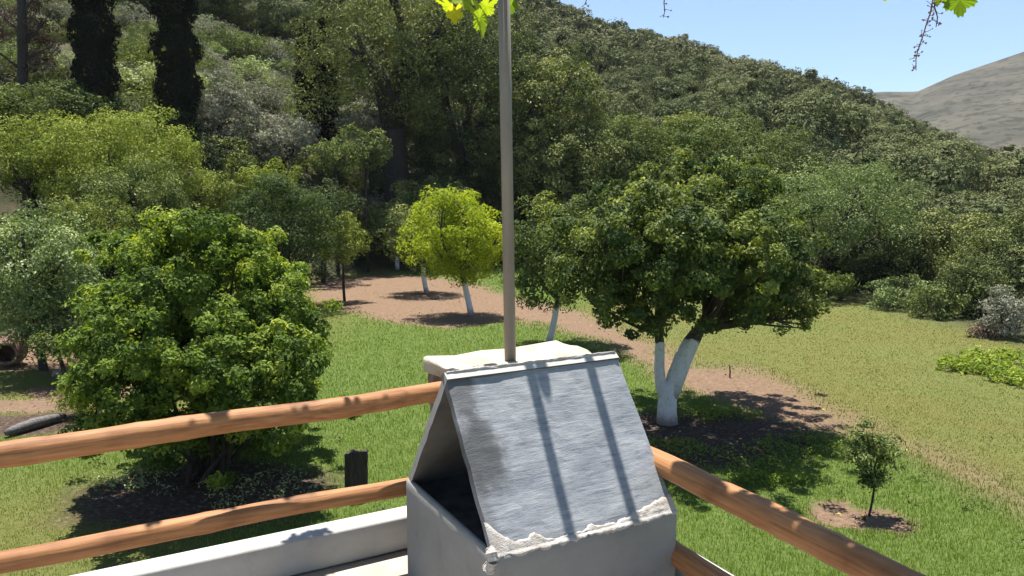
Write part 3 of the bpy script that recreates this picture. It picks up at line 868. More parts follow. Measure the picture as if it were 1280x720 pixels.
STONE = simple_noise_mat('grey_stone', [(.3, (.10, .09, .08)), (.6, (.24, .22, .20)), (.85, (.36, .34, .31))], 10, 8, .7, .03)
def rock(label, px, py, r, sq=.6, group=None):
    p = gp(px, py)
    bm = bmesh.new(); bmesh.ops.create_icosphere(bm, subdivisions=3, radius=1)
    sd = rng.random() * 50
    for v in bm.verts:
        c = v.co
        k = 1 + .5 * (float(fbm(np.array([c.x * 1.3 + sd]), np.array([c.y * 1.3 + c.z * 2.1]))[0]) - .5)
        v.co = Vector((c.x * r * k, c.y * r * k * .9, c.z * r * sq * k))
    me = bpy.data.meshes.new('rock'); bm.to_mesh(me); bm.free()
    tag(link('rock', me, STONE, loc=(p[0], p[1], tz(p[0], p[1]) + r * sq * .35)), label, 'rock', group)
rock('flat grey stone in the shade below the clay jar', 78, 470, .20)
rock('small grey stone beside the flat stone below the clay jar', 92, 466, .15)
rock('mossy stone at the left foot of the big bright bushy tree', 118, 464, .30, .7)
st = gp(912, 470)
mb = MB(); mb.tube([(0, 0, -.1), (.01, 0, .12), (-.02, 0, .26)], [.02, .018, .012], 7, .05); mb.tube([(.0, 0, .2), (.05, 0, .25)], [.012, .006], 5)
tag(link('wooden_stake', mb.build('wooden_stake'), BARK_RED, loc=(st[0], st[1], tz(st[0], st[1]))), 'short brown stick standing at the edge of the soil path', 'stake')
for lab, px, py, w_, h_, mt, tn in [('yellow-green grassy shrub in front of the big bright tree, left side', 104, 522, 60, 55, 'lime', .5),
                                    ('small leafy weed clump under the left edge of the big bright tree', 112, 478, 45, 30, 'lime', .55)]:
    b = gp(px, py)
    P('bush', lab, 'shrub', px, py - h_, py + 2, w_, b[1], mt, tone=(tn, .15), leaf=.06, aspect=.3)

OLDW = simple_noise_mat('dark_old_wood', [(.3, (.02, .016, .013)), (.7, (.065, .052, .042))], 6, 8, .6, .015, .9, stretch=(5, 5, 1))
sp_ = gp(446, 616)
bm = bmesh.new(); bmesh.ops.create_cube(bm, size=1)
for v in bm.verts: v.co = Vector((v.co.x * .29, v.co.y * .11, (v.co.z + .5) * (.66 + .05 * v.co.x) - .05))
bmesh.ops.subdivide_edges(bm, edges=bm.edges[:], cuts=5, use_grid_fill=True)
for v in bm.verts:
    c = v.co
    v.co = c + Vector((float(vnoise(np.array([c.z * 9.]), np.array([c.y * 9.]), 3)[0] - .5) * .035, float(vnoise(np.array([c.x * 12.]), np.array([c.z * 3.]), 4)[0] - .5) * .03, (float(vnoise(np.array([c.x * 22.]), np.array([c.y * 9.]), 5)[0] - .5) * .05) if c.z > .5 else 0))
me = bpy.data.meshes.new('wooden_stump'); bm.to_mesh(me); bm.free()
tag(link('wooden_stump', me, OLDW, loc=(sp_[0], sp_[1], tz(sp_[0], sp_[1]))), 'short dark flat wooden stump standing in the lawn behind the left log railing', 'stump')

# ------------------------------------------------------------------ grass
def grass(name, label, n, sampler, hrange, wk, mat, lean=.5):
    X, Y, hs, tn = sampler(n)
    m = len(X)
    Z = terrain(X, Y)
    d = Y
    h = (hrange[0] + (hrange[1] - hrange[0]) * rng.random(m)) * hs
    th = rng.random(m) * 6.283
    w = wk * np.maximum(d, 7) * (.7 + .6 * rng.random(m))
    la = rng.random(m) * 6.283; lk = lean * h * rng.random(m)
    base = np.stack([X, Y, Z - .015], -1)
    sd = np.stack([np.cos(th), np.sin(th), np.zeros(m)], -1) * (w / 2)[:, None]
    tip = base + np.stack([np.cos(la) * lk, np.sin(la) * lk, h + .015], -1)
    V = np.stack([base - sd, base + sd, tip], 1).reshape(-1, 3)
    F = np.arange(3 * m).reshape(m, 3)
    tag(link(name, np_mesh(name, V, F, tone=np.clip(tn, 0, 1)), mat), label, 'grass', kind='stuff')

LM['grass'] = leaf_mat('grass_blade', [(0, G(.06, .105, .018)), (.4, G(.115, .18, .03)), (.7, G(.165, .215, .05)), (1, G(.26, .25, .11))], .42, .5, .3, (1.2, 1.25, .5))
LM['hay'] = leaf_mat('dry_grass_blade', [(0, G(.068, .11, .016)), (.4, G(.115, .15, .027)), (.75, G(.145, .145, .042)), (1, G(.20, .165, .075))], .38, .6, .2, (1.1, 1.1, .6))

def samp(kind):
    def f(n):
        lo, hi = 6.5, 40.0
        y = lo * (hi / lo) ** rng.random(n)
        x = (rng.random(n) * 1.56 - .78) * y
        soil, lit, dry, wild = masks(x, y)
        noise = fbm(x * .7, y * .7, 44)
        keep = (rng.random(n) > soil * 1.1) & (rng.random(n) > wild * .8) & (rng.random(n) > lit * 1.0 + .0)
        tuft = vnoise(x * 5, y * 5, 77)
        if kind == 'lawn': keep &= rng.random(n) > dry * 1.15; hs = .7 + .5 * tuft
        else: keep &= rng.random(n) < dry * 1.3; hs = .6 + .45 * tuft
        tn = .18 + .45 * noise + .09 * rng.normal(size=n) + (.25 * dry if kind == 'lawn' else .1 * vnoise(x / 3, y / 3, 12))
        return x[keep], y[keep], hs[keep], tn[keep]
    return f
grass('lawn_grass', 'bright green lawn grass around the chimney and the orchard', 480000, samp('lawn'), (.025, .07), .0011, LM['grass'])
grass('meadow_grass', 'yellowish dry meadow grass right of the soil path', 480000, samp('meadow'), (.014, .042), .0011, LM['hay'])

def weeds(name, label, spots, n, leaf, mat, h):
    C, O = [], []
    for (px, py, rx, ry) in spots:
        c = gp(px, py)
        q = unit(rng.normal(size=(n, 2))) * rng.random((n, 1)) ** .5
        x, y = c[0] + q[:, 0] * rx, c[1] + q[:, 1] * ry
        C.append(np.stack([x, y, terrain(x, y) + rng.random(n) * h], -1)); O.append(np.tile([0, 0, 1.], (n, 1)))
    C, O = np.concatenate(C), np.concatenate(O)
    V, F, T = leaves(C, O, 7, .09, leaf, .4, np.full(len(C), .55), up=.3, outw=.2, rnd=1.1)
    tag(link(name, np_mesh(name, V, F, tone=T), mat), label, 'weeds', kind='stuff')
weeds('weed_patch', 'patch of lush broad-leaved weeds in the meadow at the right edge', [(1255, 452, 1.1, .6), (1275, 475, .7, .8), (1215, 462, .8, .5)], 120, .12, LM['bright'], .2)
weeds('shade_weeds', 'dark green weeds growing in the shade of the large orange tree', [(935, 575, 1.1, .45), (1000, 560, .7, .5), (900, 520, .8, .35), (960, 600, .7, .25), (820, 560, .8, .4)], 120, .055, LM['bright'], .10)
LM['litter'] = leaf_mat('fallen_leaf', [(0, G(.05, .032, .018)), (.5, G(.14, .09, .045)), (.8, G(.25, .18, .07)), (1, G(.35, .30, .10))], .1, .7, .2, (1, 1, 1))
n_ = 5200
yy = 8 * (40 / 8) ** rng.random(n_); xx = (rng.random(n_) * 1.5 - .75) * yy
so_, li_, dr_, wi_ = masks(xx, yy)
kp = rng.random(n_) < .10 + .8 * so_ + .5 * li_
xx, yy = xx[kp], yy[kp]
Cf = np.stack([xx, yy, terrain(xx, yy) - .012], -1)
Vf, Ff, Tf = leaves(Cf, np.tile([0, 0, 1.], (len(Cf), 1)), 1, .01, .065, .6, rng.random(len(Cf)), up=1.6, outw=1, rnd=.5)
tag(link('fallen_leaves', np_mesh('fallen_leaves', Vf, Ff, tone=Tf), LM['litter']), 'dry fallen leaves scattered over the soil path and the lawn', 'fallen leaves', kind='stuff')
n_ = 130
yy = 8 * (26 / 8) ** rng.random(n_); xx = (rng.random(n_) * 1.5 - .75) * yy
so_, li_, dr_, wi_ = masks(xx, yy); kp = (so_ < .2) & (dr_ < .25) & (vnoise(xx * .35, yy * .35, 51) > .45)
xx, yy = xx[kp], yy[kp]
Cf = np.stack([xx, yy, terrain(xx, yy) + .05], -1)
Vf, Ff, Tf = leaves(Cf, np.tile([0, 0, 1.], (len(Cf), 1)), 22, .10, .055, .4, .35 + .4 * rng.random(len(Cf)), up=.5, outw=.2, rnd=1)
tag(link('lawn_weeds', np_mesh('lawn_weeds', Vf, Ff, tone=Tf), LM['green']), 'scattered broad-leaved weeds growing in the lawn', 'weeds', kind='stuff')
weeds('litter_weeds', 'scattered small leaves in the shade under the big bright bushy tree', [(260, 600, 1.6, .6), (330, 620, .8, .7), (160, 600, .5, .4)], 60, .05, LM['pale'], .06)

# ------------------------------------------------------------------ terrace, parapet, chimney, pillar, railings
YAW = .504
Lv = np.array([math.cos(YAW), math.sin(YAW), 0]); Nv = np.array([math.sin(YAW), -math.cos(YAW), 0])
O0 = np.array([-.288, 3.2535, 0.0])
FLOOR = 2.07
def loc2(l, n, z):
    return O0 + l * Lv + n * Nv + np.array([0, 0, z])
ROT = Matrix(((Lv[0], -Nv[0], 0), (Lv[1], -Nv[1], 0), (0, 0, 1))).to_4x4()   # local x = along L, local y = away from camera

def boxmesh(name, x0, x1, y0, y1, z0, z1, bev=.01, cuts=0, rough=0.0, seed=0, seg=2):
    """box in terrace axes: x along L, y = -N"""
    bm = bmesh.new()
    bmesh.ops.create_cube(bm, size=1)
    for v in bm.verts:
        v.co = Vector(((x0 + x1) / 2 + v.co.x * (x1 - x0), (y0 + y1) / 2 + v.co.y * (y1 - y0), (z0 + z1) / 2 + v.co.z * (z1 - z0)))
    if bev: bmesh.ops.bevel(bm, geom=bm.edges[:], offset=bev, segments=seg, affect='EDGES', profile=.5)
    if cuts:
        bmesh.ops.subdivide_edges(bm, edges=[e for e in bm.edges if e.calc_length() > .12], cuts=cuts, use_grid_fill=True)
    if rough:
        bm.normal_update()
        for v in bm.verts:
            c = v.co
            k = float(fbm(np.array([c.x * 7 + seed + c.z * 3]), np.array([c.y * 7 + c.z * 5]), seed)[0]) - .5
            v.co = c + v.normal * k * rough
    me = bpy.data.meshes.new(name); bm.to_mesh(me); bm.free()
    for p in me.polygons: p.use_smooth = True
    return me

def place(o):
    o.matrix_world = Matrix.Translation(Vector(O0)) @ ROT
    return o

WHITE = simple_noise_mat('white_plaster', [(.25, (.29, .285, .27)), (.45, (.36, .355, .34)), (.8, (.41, .405, .39))], 5, 9, .25, .012, .8, fine=60)
CREAM = simple_noise_mat('cream_plaster', [(.25, (.24, .19, .14)), (.45, (.36, .31, .24)), (.8, (.45, .40, .33))], 6, 9, .5, .02, .85, fine=50)
FLOORM = simple_noise_mat('pale_terrace_floor', [(.25, (.26, .22, .18)), (.5, (.36, .32, .27)), (.8, (.42, .38, .33))], 3, 9, .2, .01, .8, fine=80)
STONEB = simple_noise_mat('brown_stone', [(.3, (.10, .065, .05)), (.5, (.24, .16, .13)), (.8, (.36, .26, .21))], 9, 8, .8, .03, .9, fine=40)
GRIT = simple_noise_mat('gritty_mortar', [(.28, (.22, .17, .145)), (.42, (.34, .315, .29)), (.7, (.42, .41, .39))], 13, 10, .9, .010, .95, fine=170)
INNER_DARK = simple_noise_mat('dark_lining', [(.3, (.02, .019, .018)), (.8, (.09, .086, .08))], 8, 5, .3, .01)  # very dark tone for the inner bottom of the hollow body

ZST = 3.227
def slab_mat():
    m, nt, N, L, b = new_mat('brushed_cement')
    tc = N.new('ShaderNodeTexCoord')
    def nz(scale, st, det=6, ro=.6):
        mp = N.new('ShaderNodeMapping'); mp.inputs['Scale'].default_value = st; L.new(tc.outputs['Object'], mp.inputs[0])
        n = N.new('ShaderNodeTexNoise'); n.inputs['Scale'].default_value = scale; n.inputs['Detail'].default_value = det; n.inputs['Roughness'].default_value = ro
        L.new(mp.outputs[0], n.inputs[0]); return n
    a, c, e = nz(9, (1, 7, 7), 12, .75), nz(5, (1, 1.5, 1.5), 7), nz(90, (1, 2.5, 2.5), 5)
    r = ramp(N, [(.3, (.175, .195, .222)), (.55, (.25, .268, .29)), (.8, (.32, .335, .35))]); L.new(c.outputs[0], r.inputs[0])
    r2 = ramp(N, [(.30, (.35, .37, .42)), (.44, (.82, .83, .86)), (.56, (1, 1, 1)), (.72, (1.25, 1.23, 1.2))]); L.new(a.outputs[0], r2.inputs[0])
    mx = N.new('ShaderNodeMix'); mx.data_type = 'RGBA'; mx.blend_type = 'MULTIPLY'; mx.inputs[0].default_value = 1
    L.new(r.outputs[0], mx.inputs[6]); L.new(r2.outputs[0], mx.inputs[7]); col = mx.outputs[2]
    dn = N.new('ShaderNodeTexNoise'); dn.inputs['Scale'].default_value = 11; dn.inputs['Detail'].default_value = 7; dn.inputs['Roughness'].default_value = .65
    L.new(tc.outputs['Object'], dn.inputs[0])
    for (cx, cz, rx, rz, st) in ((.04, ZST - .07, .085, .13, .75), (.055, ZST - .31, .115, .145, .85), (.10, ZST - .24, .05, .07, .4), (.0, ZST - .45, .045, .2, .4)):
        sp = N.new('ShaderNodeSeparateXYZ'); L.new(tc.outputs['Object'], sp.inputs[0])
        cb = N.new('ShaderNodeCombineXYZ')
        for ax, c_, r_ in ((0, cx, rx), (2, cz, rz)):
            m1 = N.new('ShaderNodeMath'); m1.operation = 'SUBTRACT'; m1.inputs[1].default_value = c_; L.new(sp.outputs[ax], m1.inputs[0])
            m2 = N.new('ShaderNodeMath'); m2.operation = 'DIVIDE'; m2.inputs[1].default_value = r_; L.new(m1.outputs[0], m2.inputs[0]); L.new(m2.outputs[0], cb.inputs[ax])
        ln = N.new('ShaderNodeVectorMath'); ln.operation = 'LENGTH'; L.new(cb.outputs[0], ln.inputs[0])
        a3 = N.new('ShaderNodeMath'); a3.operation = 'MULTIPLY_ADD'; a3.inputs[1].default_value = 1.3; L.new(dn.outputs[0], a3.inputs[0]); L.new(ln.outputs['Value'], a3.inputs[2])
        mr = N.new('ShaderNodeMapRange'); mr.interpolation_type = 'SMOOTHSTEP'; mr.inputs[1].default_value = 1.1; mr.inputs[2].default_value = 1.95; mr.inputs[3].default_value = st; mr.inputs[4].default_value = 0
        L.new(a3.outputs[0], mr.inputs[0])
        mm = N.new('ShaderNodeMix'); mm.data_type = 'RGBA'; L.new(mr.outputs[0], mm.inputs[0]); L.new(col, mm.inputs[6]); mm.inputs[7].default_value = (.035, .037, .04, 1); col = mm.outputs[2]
    L.new(col, b.inputs['Base Color'])
    ad = N.new('ShaderNodeMath'); ad.operation = 'MULTIPLY_ADD'; ad.inputs[1].default_value = .35
    L.new(e.outputs[0], ad.inputs[0]); L.new(a.outputs[0], ad.inputs[2])
    bp = N.new('ShaderNodeBump'); bp.inputs['Strength'].default_value = .6; bp.inputs['Distance'].default_value = .006
    L.new(ad.outputs[0], bp.inputs['Height']); L.new(bp.outputs[0], b.inputs['Normal'])
    b.inputs['Roughness'].default_value = .7
    return m
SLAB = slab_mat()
DULL = simple_noise_mat('dull_whitewash', [(.25, (.155, .155, .148)), (.45, (.20, .20, .192)), (.8, (.235, .234, .226))], 5, 9, .25, .010, .85, fine=60)

# terrace block down to the garden: floor slab on top, white wall round it
tr = place(link('terrace_floor', boxmesh('terrace_floor', -9, 1.14, -9, .96, -.3, FLOOR, .01), FLOORM)); tag(tr, kind='structure')
# low parapet walls
par = place(link('parapet_wall', boxmesh('parapet_wall', -8.9, .30, .755, .905, FLOOR + .002, 2.262, .015, 3, .012, 4), WHITE))
tag(par, 'low whitewashed parapet edging the terrace under the left log railing', 'wall')
par = place(link('parapet_wall', boxmesh('parapet_wall', .965, 1.15, -8.9, .35, FLOOR + .002, 2.285, .015, 3, .012, 6), WHITE))
tag(par, 'low whitewashed parapet under the right log railing, mostly hidden by the chimney', 'wall')

# stone pillar at the corner
AN = np.array([-.49, 4.17, 0]) - O0
al, an = AN @ Lv, -(AN @ Nv)
root = empty('stone_pillar', loc2(al + .42, -(an - .2), FLOOR))
def pillar_part(name, x0, x1, y0, y1, z0, z1, mat, rough, seed, bev=.03):
    o = link(name, boxmesh(name, x0, x1, y0, y1, z0, z1, bev, 4, rough, seed), mat)
    o.parent = root
    o.matrix_parent_inverse = Matrix.Identity(4)
    o.matrix_basis = Matrix.Translation(-root.location) @ Matrix.Translation(Vector(O0)) @ ROT
    return o
pillar_part('masonry', al + .02, al + .85, an - .39, an - .02, FLOOR + .002, 3.03, STONEB, .09, 3, .04)
pillar_part('plaster_cap', al - .005, al + .88, an - .405, an + .01, 3.005, 3.10, CREAM, .075, 8, .02)
for z0, s in ((2.86, 1), (2.66, 2)):
    pillar_part('stone', al - .02, al + .25, an - .30, an - .05, z0, z0 + .12, STONEB, .06, 10 + s, .04)
tag(root, 'rough stone pillar with a cream plaster top at the terrace corner behind the chimney', 'pillar')

# gabled chimney
W_, H_, LEN = .464, .633, .90
ZA = 3.227; ZE = ZA - H_
root = empty('gabled_chimney', loc2(LEN / 2, 0, FLOOR))
def chim(name, me, mat):
    o = link(name, me, mat); o.parent = root
    o.matrix_basis = Matrix.Translation(-root.location) @ Matrix.Translation(Vector(O0)) @ ROT
    return o
def hollow_body():
    bm = bmesh.new()
    def ring(e, z, rad, n=5):
        x0, x1, y0, y1 = -.012 - e, LEN + .012 + e, -W_ - .018 - e, W_ + .018 + e
        vs = []
        for cx, cy, a0 in ((x1 - rad, y1 - rad, 0), (x0 + rad, y1 - rad, 90), (x0 + rad, y0 + rad, 180), (x1 - rad, y0 + rad, 270)):
            for i in range(n + 1):
                a = math.radians(a0 + 90 * i / n)
                vs.append(bm.verts.new((cx + rad * math.cos(a), cy + rad * math.sin(a), z)))
        return vs
    zs = [FLOOR + .002, FLOOR + .15, FLOOR + .3, ZE - .06, ZE - .018, ZE + .0]
    R = [ring(.004 if i < 5 else -.006, z, .035 if i < 5 else .03) for i, z in enumerate(zs)]
    R.append(ring(-.02, ZE - .001, .02)); R.append(ring(-.026, ZE - .012, .02)); R.append(ring(-.035, ZE - .09, .02))
    for a, b_ in zip(R, R[1:]):
        for i in range(len(a)):
            j = (i + 1) % len(a)
            bm.faces.new((a[i], a[j], b_[j], b_[i]))
    bm.faces.new(R[-1])
    bm.normal_update()
    INN = set(R[-1] + R[-2])
    for f in bm.faces:
        f.smooth = True
        if all(v in INN for v in f.verts): f.material_index = 1
    me = bpy.data.meshes.new('body'); bm.to_mesh(me); bm.free()
    return me
chim('body', hollow_body(), [DULL, INNER_DARK])
def slab(sgn, over):
    """one leaning roof slab, a slightly uneven plate"""
    T = .042
    sl = math.hypot(W_, H_)
    tx = np.array([0, sgn * W_ / sl, -H_ / sl])            # down the slope (y local = -N, so sgn=-1 is the camera side)
    nr = np.array([0, sgn * H_ / sl, W_ / sl])
    nu, nv_ = 30, 26
    top = np.array([0, 0, ZA])
    V = []
    for side in (0, 1):
        for i in range(nu + 1):
            for j in range(nv_ + 1):
                a, b_ = i / nu, j / nv_
                x = -.005 + a * (LEN + .01)
                s = b_ * (sl + over) + (.012 if sgn < 0 else .0) * 0
                edge = min(a, 1 - a, b_, 1 - b_)
                k = (vnoise(np.array([x * 5 + 9 * sgn]), np.array([s * 5]), 2)[0] - .5) * .006 + (vnoise(np.array([x * 22]), np.array([s * 22]), 4)[0] - .5) * .004
                xe = x + ((vnoise(np.array([s * 14.0]), np.array([a * 3.0]), 6)[0] - .5) * .005 if edge == min(a, 1 - a) and edge == 0 else 0)
                p = top + np.array([xe, 0, 0]) + tx * s + nr * ((k if edge > 0.0 else k * .3 - .004) if side else -T)
                V.append(p)
    F = []
    st = (nu + 1) * (nv_ + 1)
    g = lambda i, j, s_: s_ * st + i * (nv_ + 1) + j
    for i in range(nu):
        for j in range(nv_):
            F.append((g(i, j, 1), g(i + 1, j, 1), g(i + 1, j + 1, 1), g(i, j + 1, 1))); F.append((g(i, j, 0), g(i, j + 1, 0), g(i + 1, j + 1, 0), g(i + 1, j, 0)))
    for i in range(nu):
        for j in (0, nv_): F.append((g(i, j, 0), g(i + 1, j, 0), g(i + 1, j, 1), g(i, j, 1)))
    for j in range(nv_):
        for i in (0, nu): F.append((g(i, j, 0), g(i, j + 1, 0), g(i, j + 1, 1), g(i, j, 1)))
    me = np_mesh('roof_slab', np.array(V), np.array(F), smooth=False)
    bm = bmesh.new(); bm.from_mesh(me); bmesh.ops.recalc_face_normals(bm, faces=bm.faces[:]); bm.to_mesh(me); bm.free()
    return me
CEM = simple_noise_mat('dark_cement', [(.3, (.06, .058, .054)), (.6, (.11, .107, .10)), (.85, (.17, .165, .155))], 4, 7, .3, .01)  # darker cement tone for the downward faces of both roof slabs
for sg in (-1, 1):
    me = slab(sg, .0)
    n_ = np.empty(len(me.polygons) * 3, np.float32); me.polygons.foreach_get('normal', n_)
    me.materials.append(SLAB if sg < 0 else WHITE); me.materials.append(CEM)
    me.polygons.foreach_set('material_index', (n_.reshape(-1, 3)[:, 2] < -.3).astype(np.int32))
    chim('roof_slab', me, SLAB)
def ragged(P, r, seed, flat=.6, n=9):
    """uneven smear of mortar following P"""
    mb = MB(); P = np.asarray(P, float)
    m = 60
    t = np.linspace(0, 1, m)
    q = np.stack([np.interp(t, np.linspace(0, 1, len(P)), P[:, k]) for k in range(3)], -1)
    rr = r * (.45 + 1.1 * fbm(t * 9, t * 0 + seed, seed, 4))
    rr[0] *= .3; rr[-1] *= .3
    q[:, 2] += (fbm(t * 6, t * 0 + seed + 5, seed + 2) - .5) * r * .8
    mb.tube(q, rr, n, .05)
    me = mb.build('mortar')
    return me
def smear(name, path, x0, x1, s0f, s1f, seed, lift=.005):
    """thin uneven plaster sheet bent over an edge: path gives (y, z, ny, nz) for a signed distance from the edge"""
    nu, nv = 150, 14
    us = np.linspace(0, 1, nu)
    V = []
    for i, u in enumerate(us):
        x = x0 + (x1 - x0) * u
        a, b_ = s0f(u), s1f(u)
        for j in range(nv):
            v = j / (nv - 1)
            s = -a + (a + b_) * v
            y, z, ny_, nz_ = path(s)
            e = min(v, 1 - v, 1)
            k = lift * min(1, e * 6) * (.55 + .9 * vnoise(np.array([x * 45]), np.array([s * 70]), seed)[0]) - .004 * (e == 0)
            if i in (0, nu - 1): k = -.003
            V.append((x, y + ny_ * k, z + nz_ * k))
    F = [(i * nv + j, i * nv + j + 1, (i + 1) * nv + j + 1, (i + 1) * nv + j) for i in range(nu - 1) for j in range(nv - 1)]
    me = np_mesh(name, np.array(V), np.array(F), smooth=True)
    return me
SLP = math.hypot(W_, H_)
def eave(s):
    n_ = (-H_ / SLP, W_ / SLP)
    if s < 0: return (-W_ - s * W_ / SLP + n_[0] * .003, ZE - s * H_ / SLP + n_[1] * .003, *n_)
    q = min(s / .02, 1)
    return (-W_ - .020 * q, ZE - max(0, s - .015) - .004 * q, -.8 - .2 * q, .5 * (1 - q))
fn = lambda u, sd, f: float(fbm(np.array([u * f]), np.array([sd * 1.7]), sd, 4)[0])
chim('mortar_edge', smear('mortar', eave, -.012, LEN + .012, lambda u: .004 + .085 * max(0, fn(u, 3, 14) - .28) + .10 * math.exp(-(u / .06) ** 2) + .05 * math.exp(-((u - 1) / .12) ** 2),
     lambda u: .014 + .06 * max(0, fn(u, 5, 16) - .32), 2), GRIT)
def ridge(s):
    n_ = (-H_ / SLP, W_ / SLP)
    if s < 0: return (-.002 + s * .7, ZA - .004 + s * .1 , -.3, 1)
    return (-s * W_ / SLP, ZA - s * H_ / SLP, *n_)
chim('ridge_mortar', smear('mortar', ridge, -.003, LEN + .003, lambda u: .012, lambda u: .008 + .02 * max(0, fn(u, 9, 7) - .3), 5, .008), GRIT)
chim('mortar_edge', ragged([(-.02, -W_ + .012, ZE + .03), (-.022, -W_ - .018, ZE - .01), (-.02, -W_ + .01, ZE - .05), (-.014, -W_ + .022, ZE - .075)], .022, 7), GRIT)
tag(root, 'white masonry chimney with two leaning cement slabs as a gabled top', 'chimney')

# log railings
def wood_mat():
    m, nt, N, L, b = new_mat('varnished_log')
    tc = N.new('ShaderNodeTexCoord')
    mp = N.new('ShaderNodeMapping'); mp.inputs['Scale'].default_value = (1.0, 22, 22); L.new(tc.outputs['Object'], mp.inputs[0])
    n = N.new('ShaderNodeTexNoise'); n.inputs['Scale'].default_value = 3; n.inputs['Detail'].default_value = 8; n.inputs['Roughness'].default_value = .6; L.new(mp.outputs[0], n.inputs[0])
    n2 = N.new('ShaderNodeTexNoise'); n2.inputs['Scale'].default_value = 3.5; n2.inputs['Detail'].default_value = 4; L.new(tc.outputs['Object'], n2.inputs[0])
    r = ramp(N, [(.25, (.15, .062, .024)), (.48, (.29, .132, .053)), (.75, (.39, .205, .09))]); L.new(n.outputs[0], r.inputs[0])
    r2 = ramp(N, [(.30, (.42, .36, .33)), (.40, (.8, .77, .75)), (.5, (1, 1, 1))]); L.new(n2.outputs[0], r2.inputs[0])
    mx = N.new('ShaderNodeMix'); mx.data_type = 'RGBA'; mx.blend_type = 'MULTIPLY'; mx.inputs[0].default_value = 1
    L.new(r.outputs[0], mx.inputs[6]); L.new(r2.outputs[0], mx.inputs[7]); L.new(mx.outputs[2], b.inputs['Base Color'])
    bp = N.new('ShaderNodeBump'); bp.inputs['Strength'].default_value = .35; bp.inputs['Distance'].default_value = .008
    L.new(n.outputs[0], bp.inputs['Height']); L.new(bp.outputs[0], b.inputs['Normal'])
    b.inputs['Roughness'].default_value = .62; b.inputs['Specular IOR Level'].default_value = .25
    return m
LOGW = wood_mat()

def pr(px, py, z):                       # photograph point at height z
    return gp(px, py, z)
def log_rail(mb_pts, r, seed, root, ends=(0, 0)):
    """gently crooked log through the points, local x along it"""
    P = np.array(mb_pts)
    a, b_ = P[0], P[-1]
    ax = unit(b_ - a)
    t = np.linspace(0, 1, 70)
    cum = np.concatenate([[0], np.cumsum(np.linalg.norm(np.diff(P, axis=0), axis=1))]); cum /= cum[-1]
    q = np.stack([np.interp(t, cum, P[:, k]) for k in range(3)], -1)
    q[:, 2] += (fbm(t * 4, t * 0 + seed, seed, 2) - .5) * .022
    q[:, :2] += ((fbm(t * 4, t * 0 + seed + 9, seed + 3, 2) - .5) * .03)[:, None] * np.array([-ax[1], ax[0]])
    rr = r * (.95 + .10 * fbm(t * 5, t * 0 + seed, seed + 1, 2))
    for kk in rng.random(6):
        rr += r * .07 * np.exp(-((t - kk) / .012) ** 2)
    mb = MB(); mb.tube(q - a, rr, 18, .004)
    Rm = Vector(ax).to_track_quat('X', 'Z').to_matrix()
    me = mb.build('rail')
    me.transform(Rm.inverted().to_4x4())
    o = link('rail', me, LOGW); o.parent = root
    o.matrix_basis = Matrix.Translation(Vector(a) - root.location) @ Rm.to_4x4()
    return o

zu, zl = EYE - 1.05, EYE - 1.50
root = empty('log_railing', loc2(-3.6, -.75, FLOOR))
a0, a1, a2, a3 = pr(0, 568, zu), pr(300, 525, zu), pr(430, 510, zu), pr(556, 489, zu)
ext = a0 + unit(a0 - a1) * 1.8
log_rail([ext, a0, pr(150, 547, zu), a1, a2, a3 + unit(a3 - a2) * .10], .052, 3, root)
a0, a1, a3 = pr(0, 700, zl), pr(250, 656, zl), pr(505, 608, zl)
ext = a0 + unit(a0 - a1) * 1.8
log_rail([ext, a0, a1, pr(400, 627, zl), a3 + unit(a3 - a1) * .35], .046, 8, root)
def post(l, n, z0, z1, r, mat, parent, name='post'):
    mb = MB(); mb.tube([(0, 0, 0), (0, 0, (z1 - z0) * .5), (0, 0, z1 - z0)], [r, r * .98, r * .95], 10, .04)
    o = link(name, mb.build(name), mat); o.parent = parent
    o.location = Vector(loc2(l, n, z0)) - parent.location
    return o
post(-3.6, -.86, 2.27, 3.05, .055, LOGW, root)
tag(root, 'left log railing of two peeled orange-brown logs', 'railing', 'log railings of the terrace')

root = empty('log_railing', loc2(1.06, 2.6, FLOOR))
zu, zl = EYE - 1.25, EYE - 1.62
a0, a1, a2 = pr(815, 575, zu), pr(960, 644, zu), pr(1105, 718, zu)
log_rail([a0 - unit(a1 - a0) * .22, a0, a1, a2, a2 + unit(a2 - a1) * 1.4], .056, 14, root)
dr = unit(a2 - a0)
m0 = pr(866, 705, zl)
log_rail([m0 - dr * .35, m0, m0 + dr * .8, m0 + dr * 2.4], .05, 19, root)
post(1.06, 2.6, 2.27, 2.85, .055, LOGW, root)
tag(root, 'right log railing of peeled orange-brown logs in dappled shade', 'railing', 'log railings of the terrace')

# ------------------------------------------------------------------ pergola and vine
METAL = simple_noise_mat('beige_painted_metal', [(.3, (.18, .156, .13)), (.7, (.235, .207, .176))], 8, 6, .1, .004, .55, stretch=(1, 1, .3))
PZ = 5.28
root = empty('pergola', gp(638, 450, 3.10))
base = np.array(root.location)
tip = at(630, 0, base[1] - .02); tip = base + (tip - base) * ((PZ - base[2]) / (tip[2] - base[2]))
mb = MB(); mb.tube([(0, 0, -.03), (tip - base) * .5, tip - base], [.031, .031, .031], 20)
link('pole', mb.build('pole'), METAL, root)
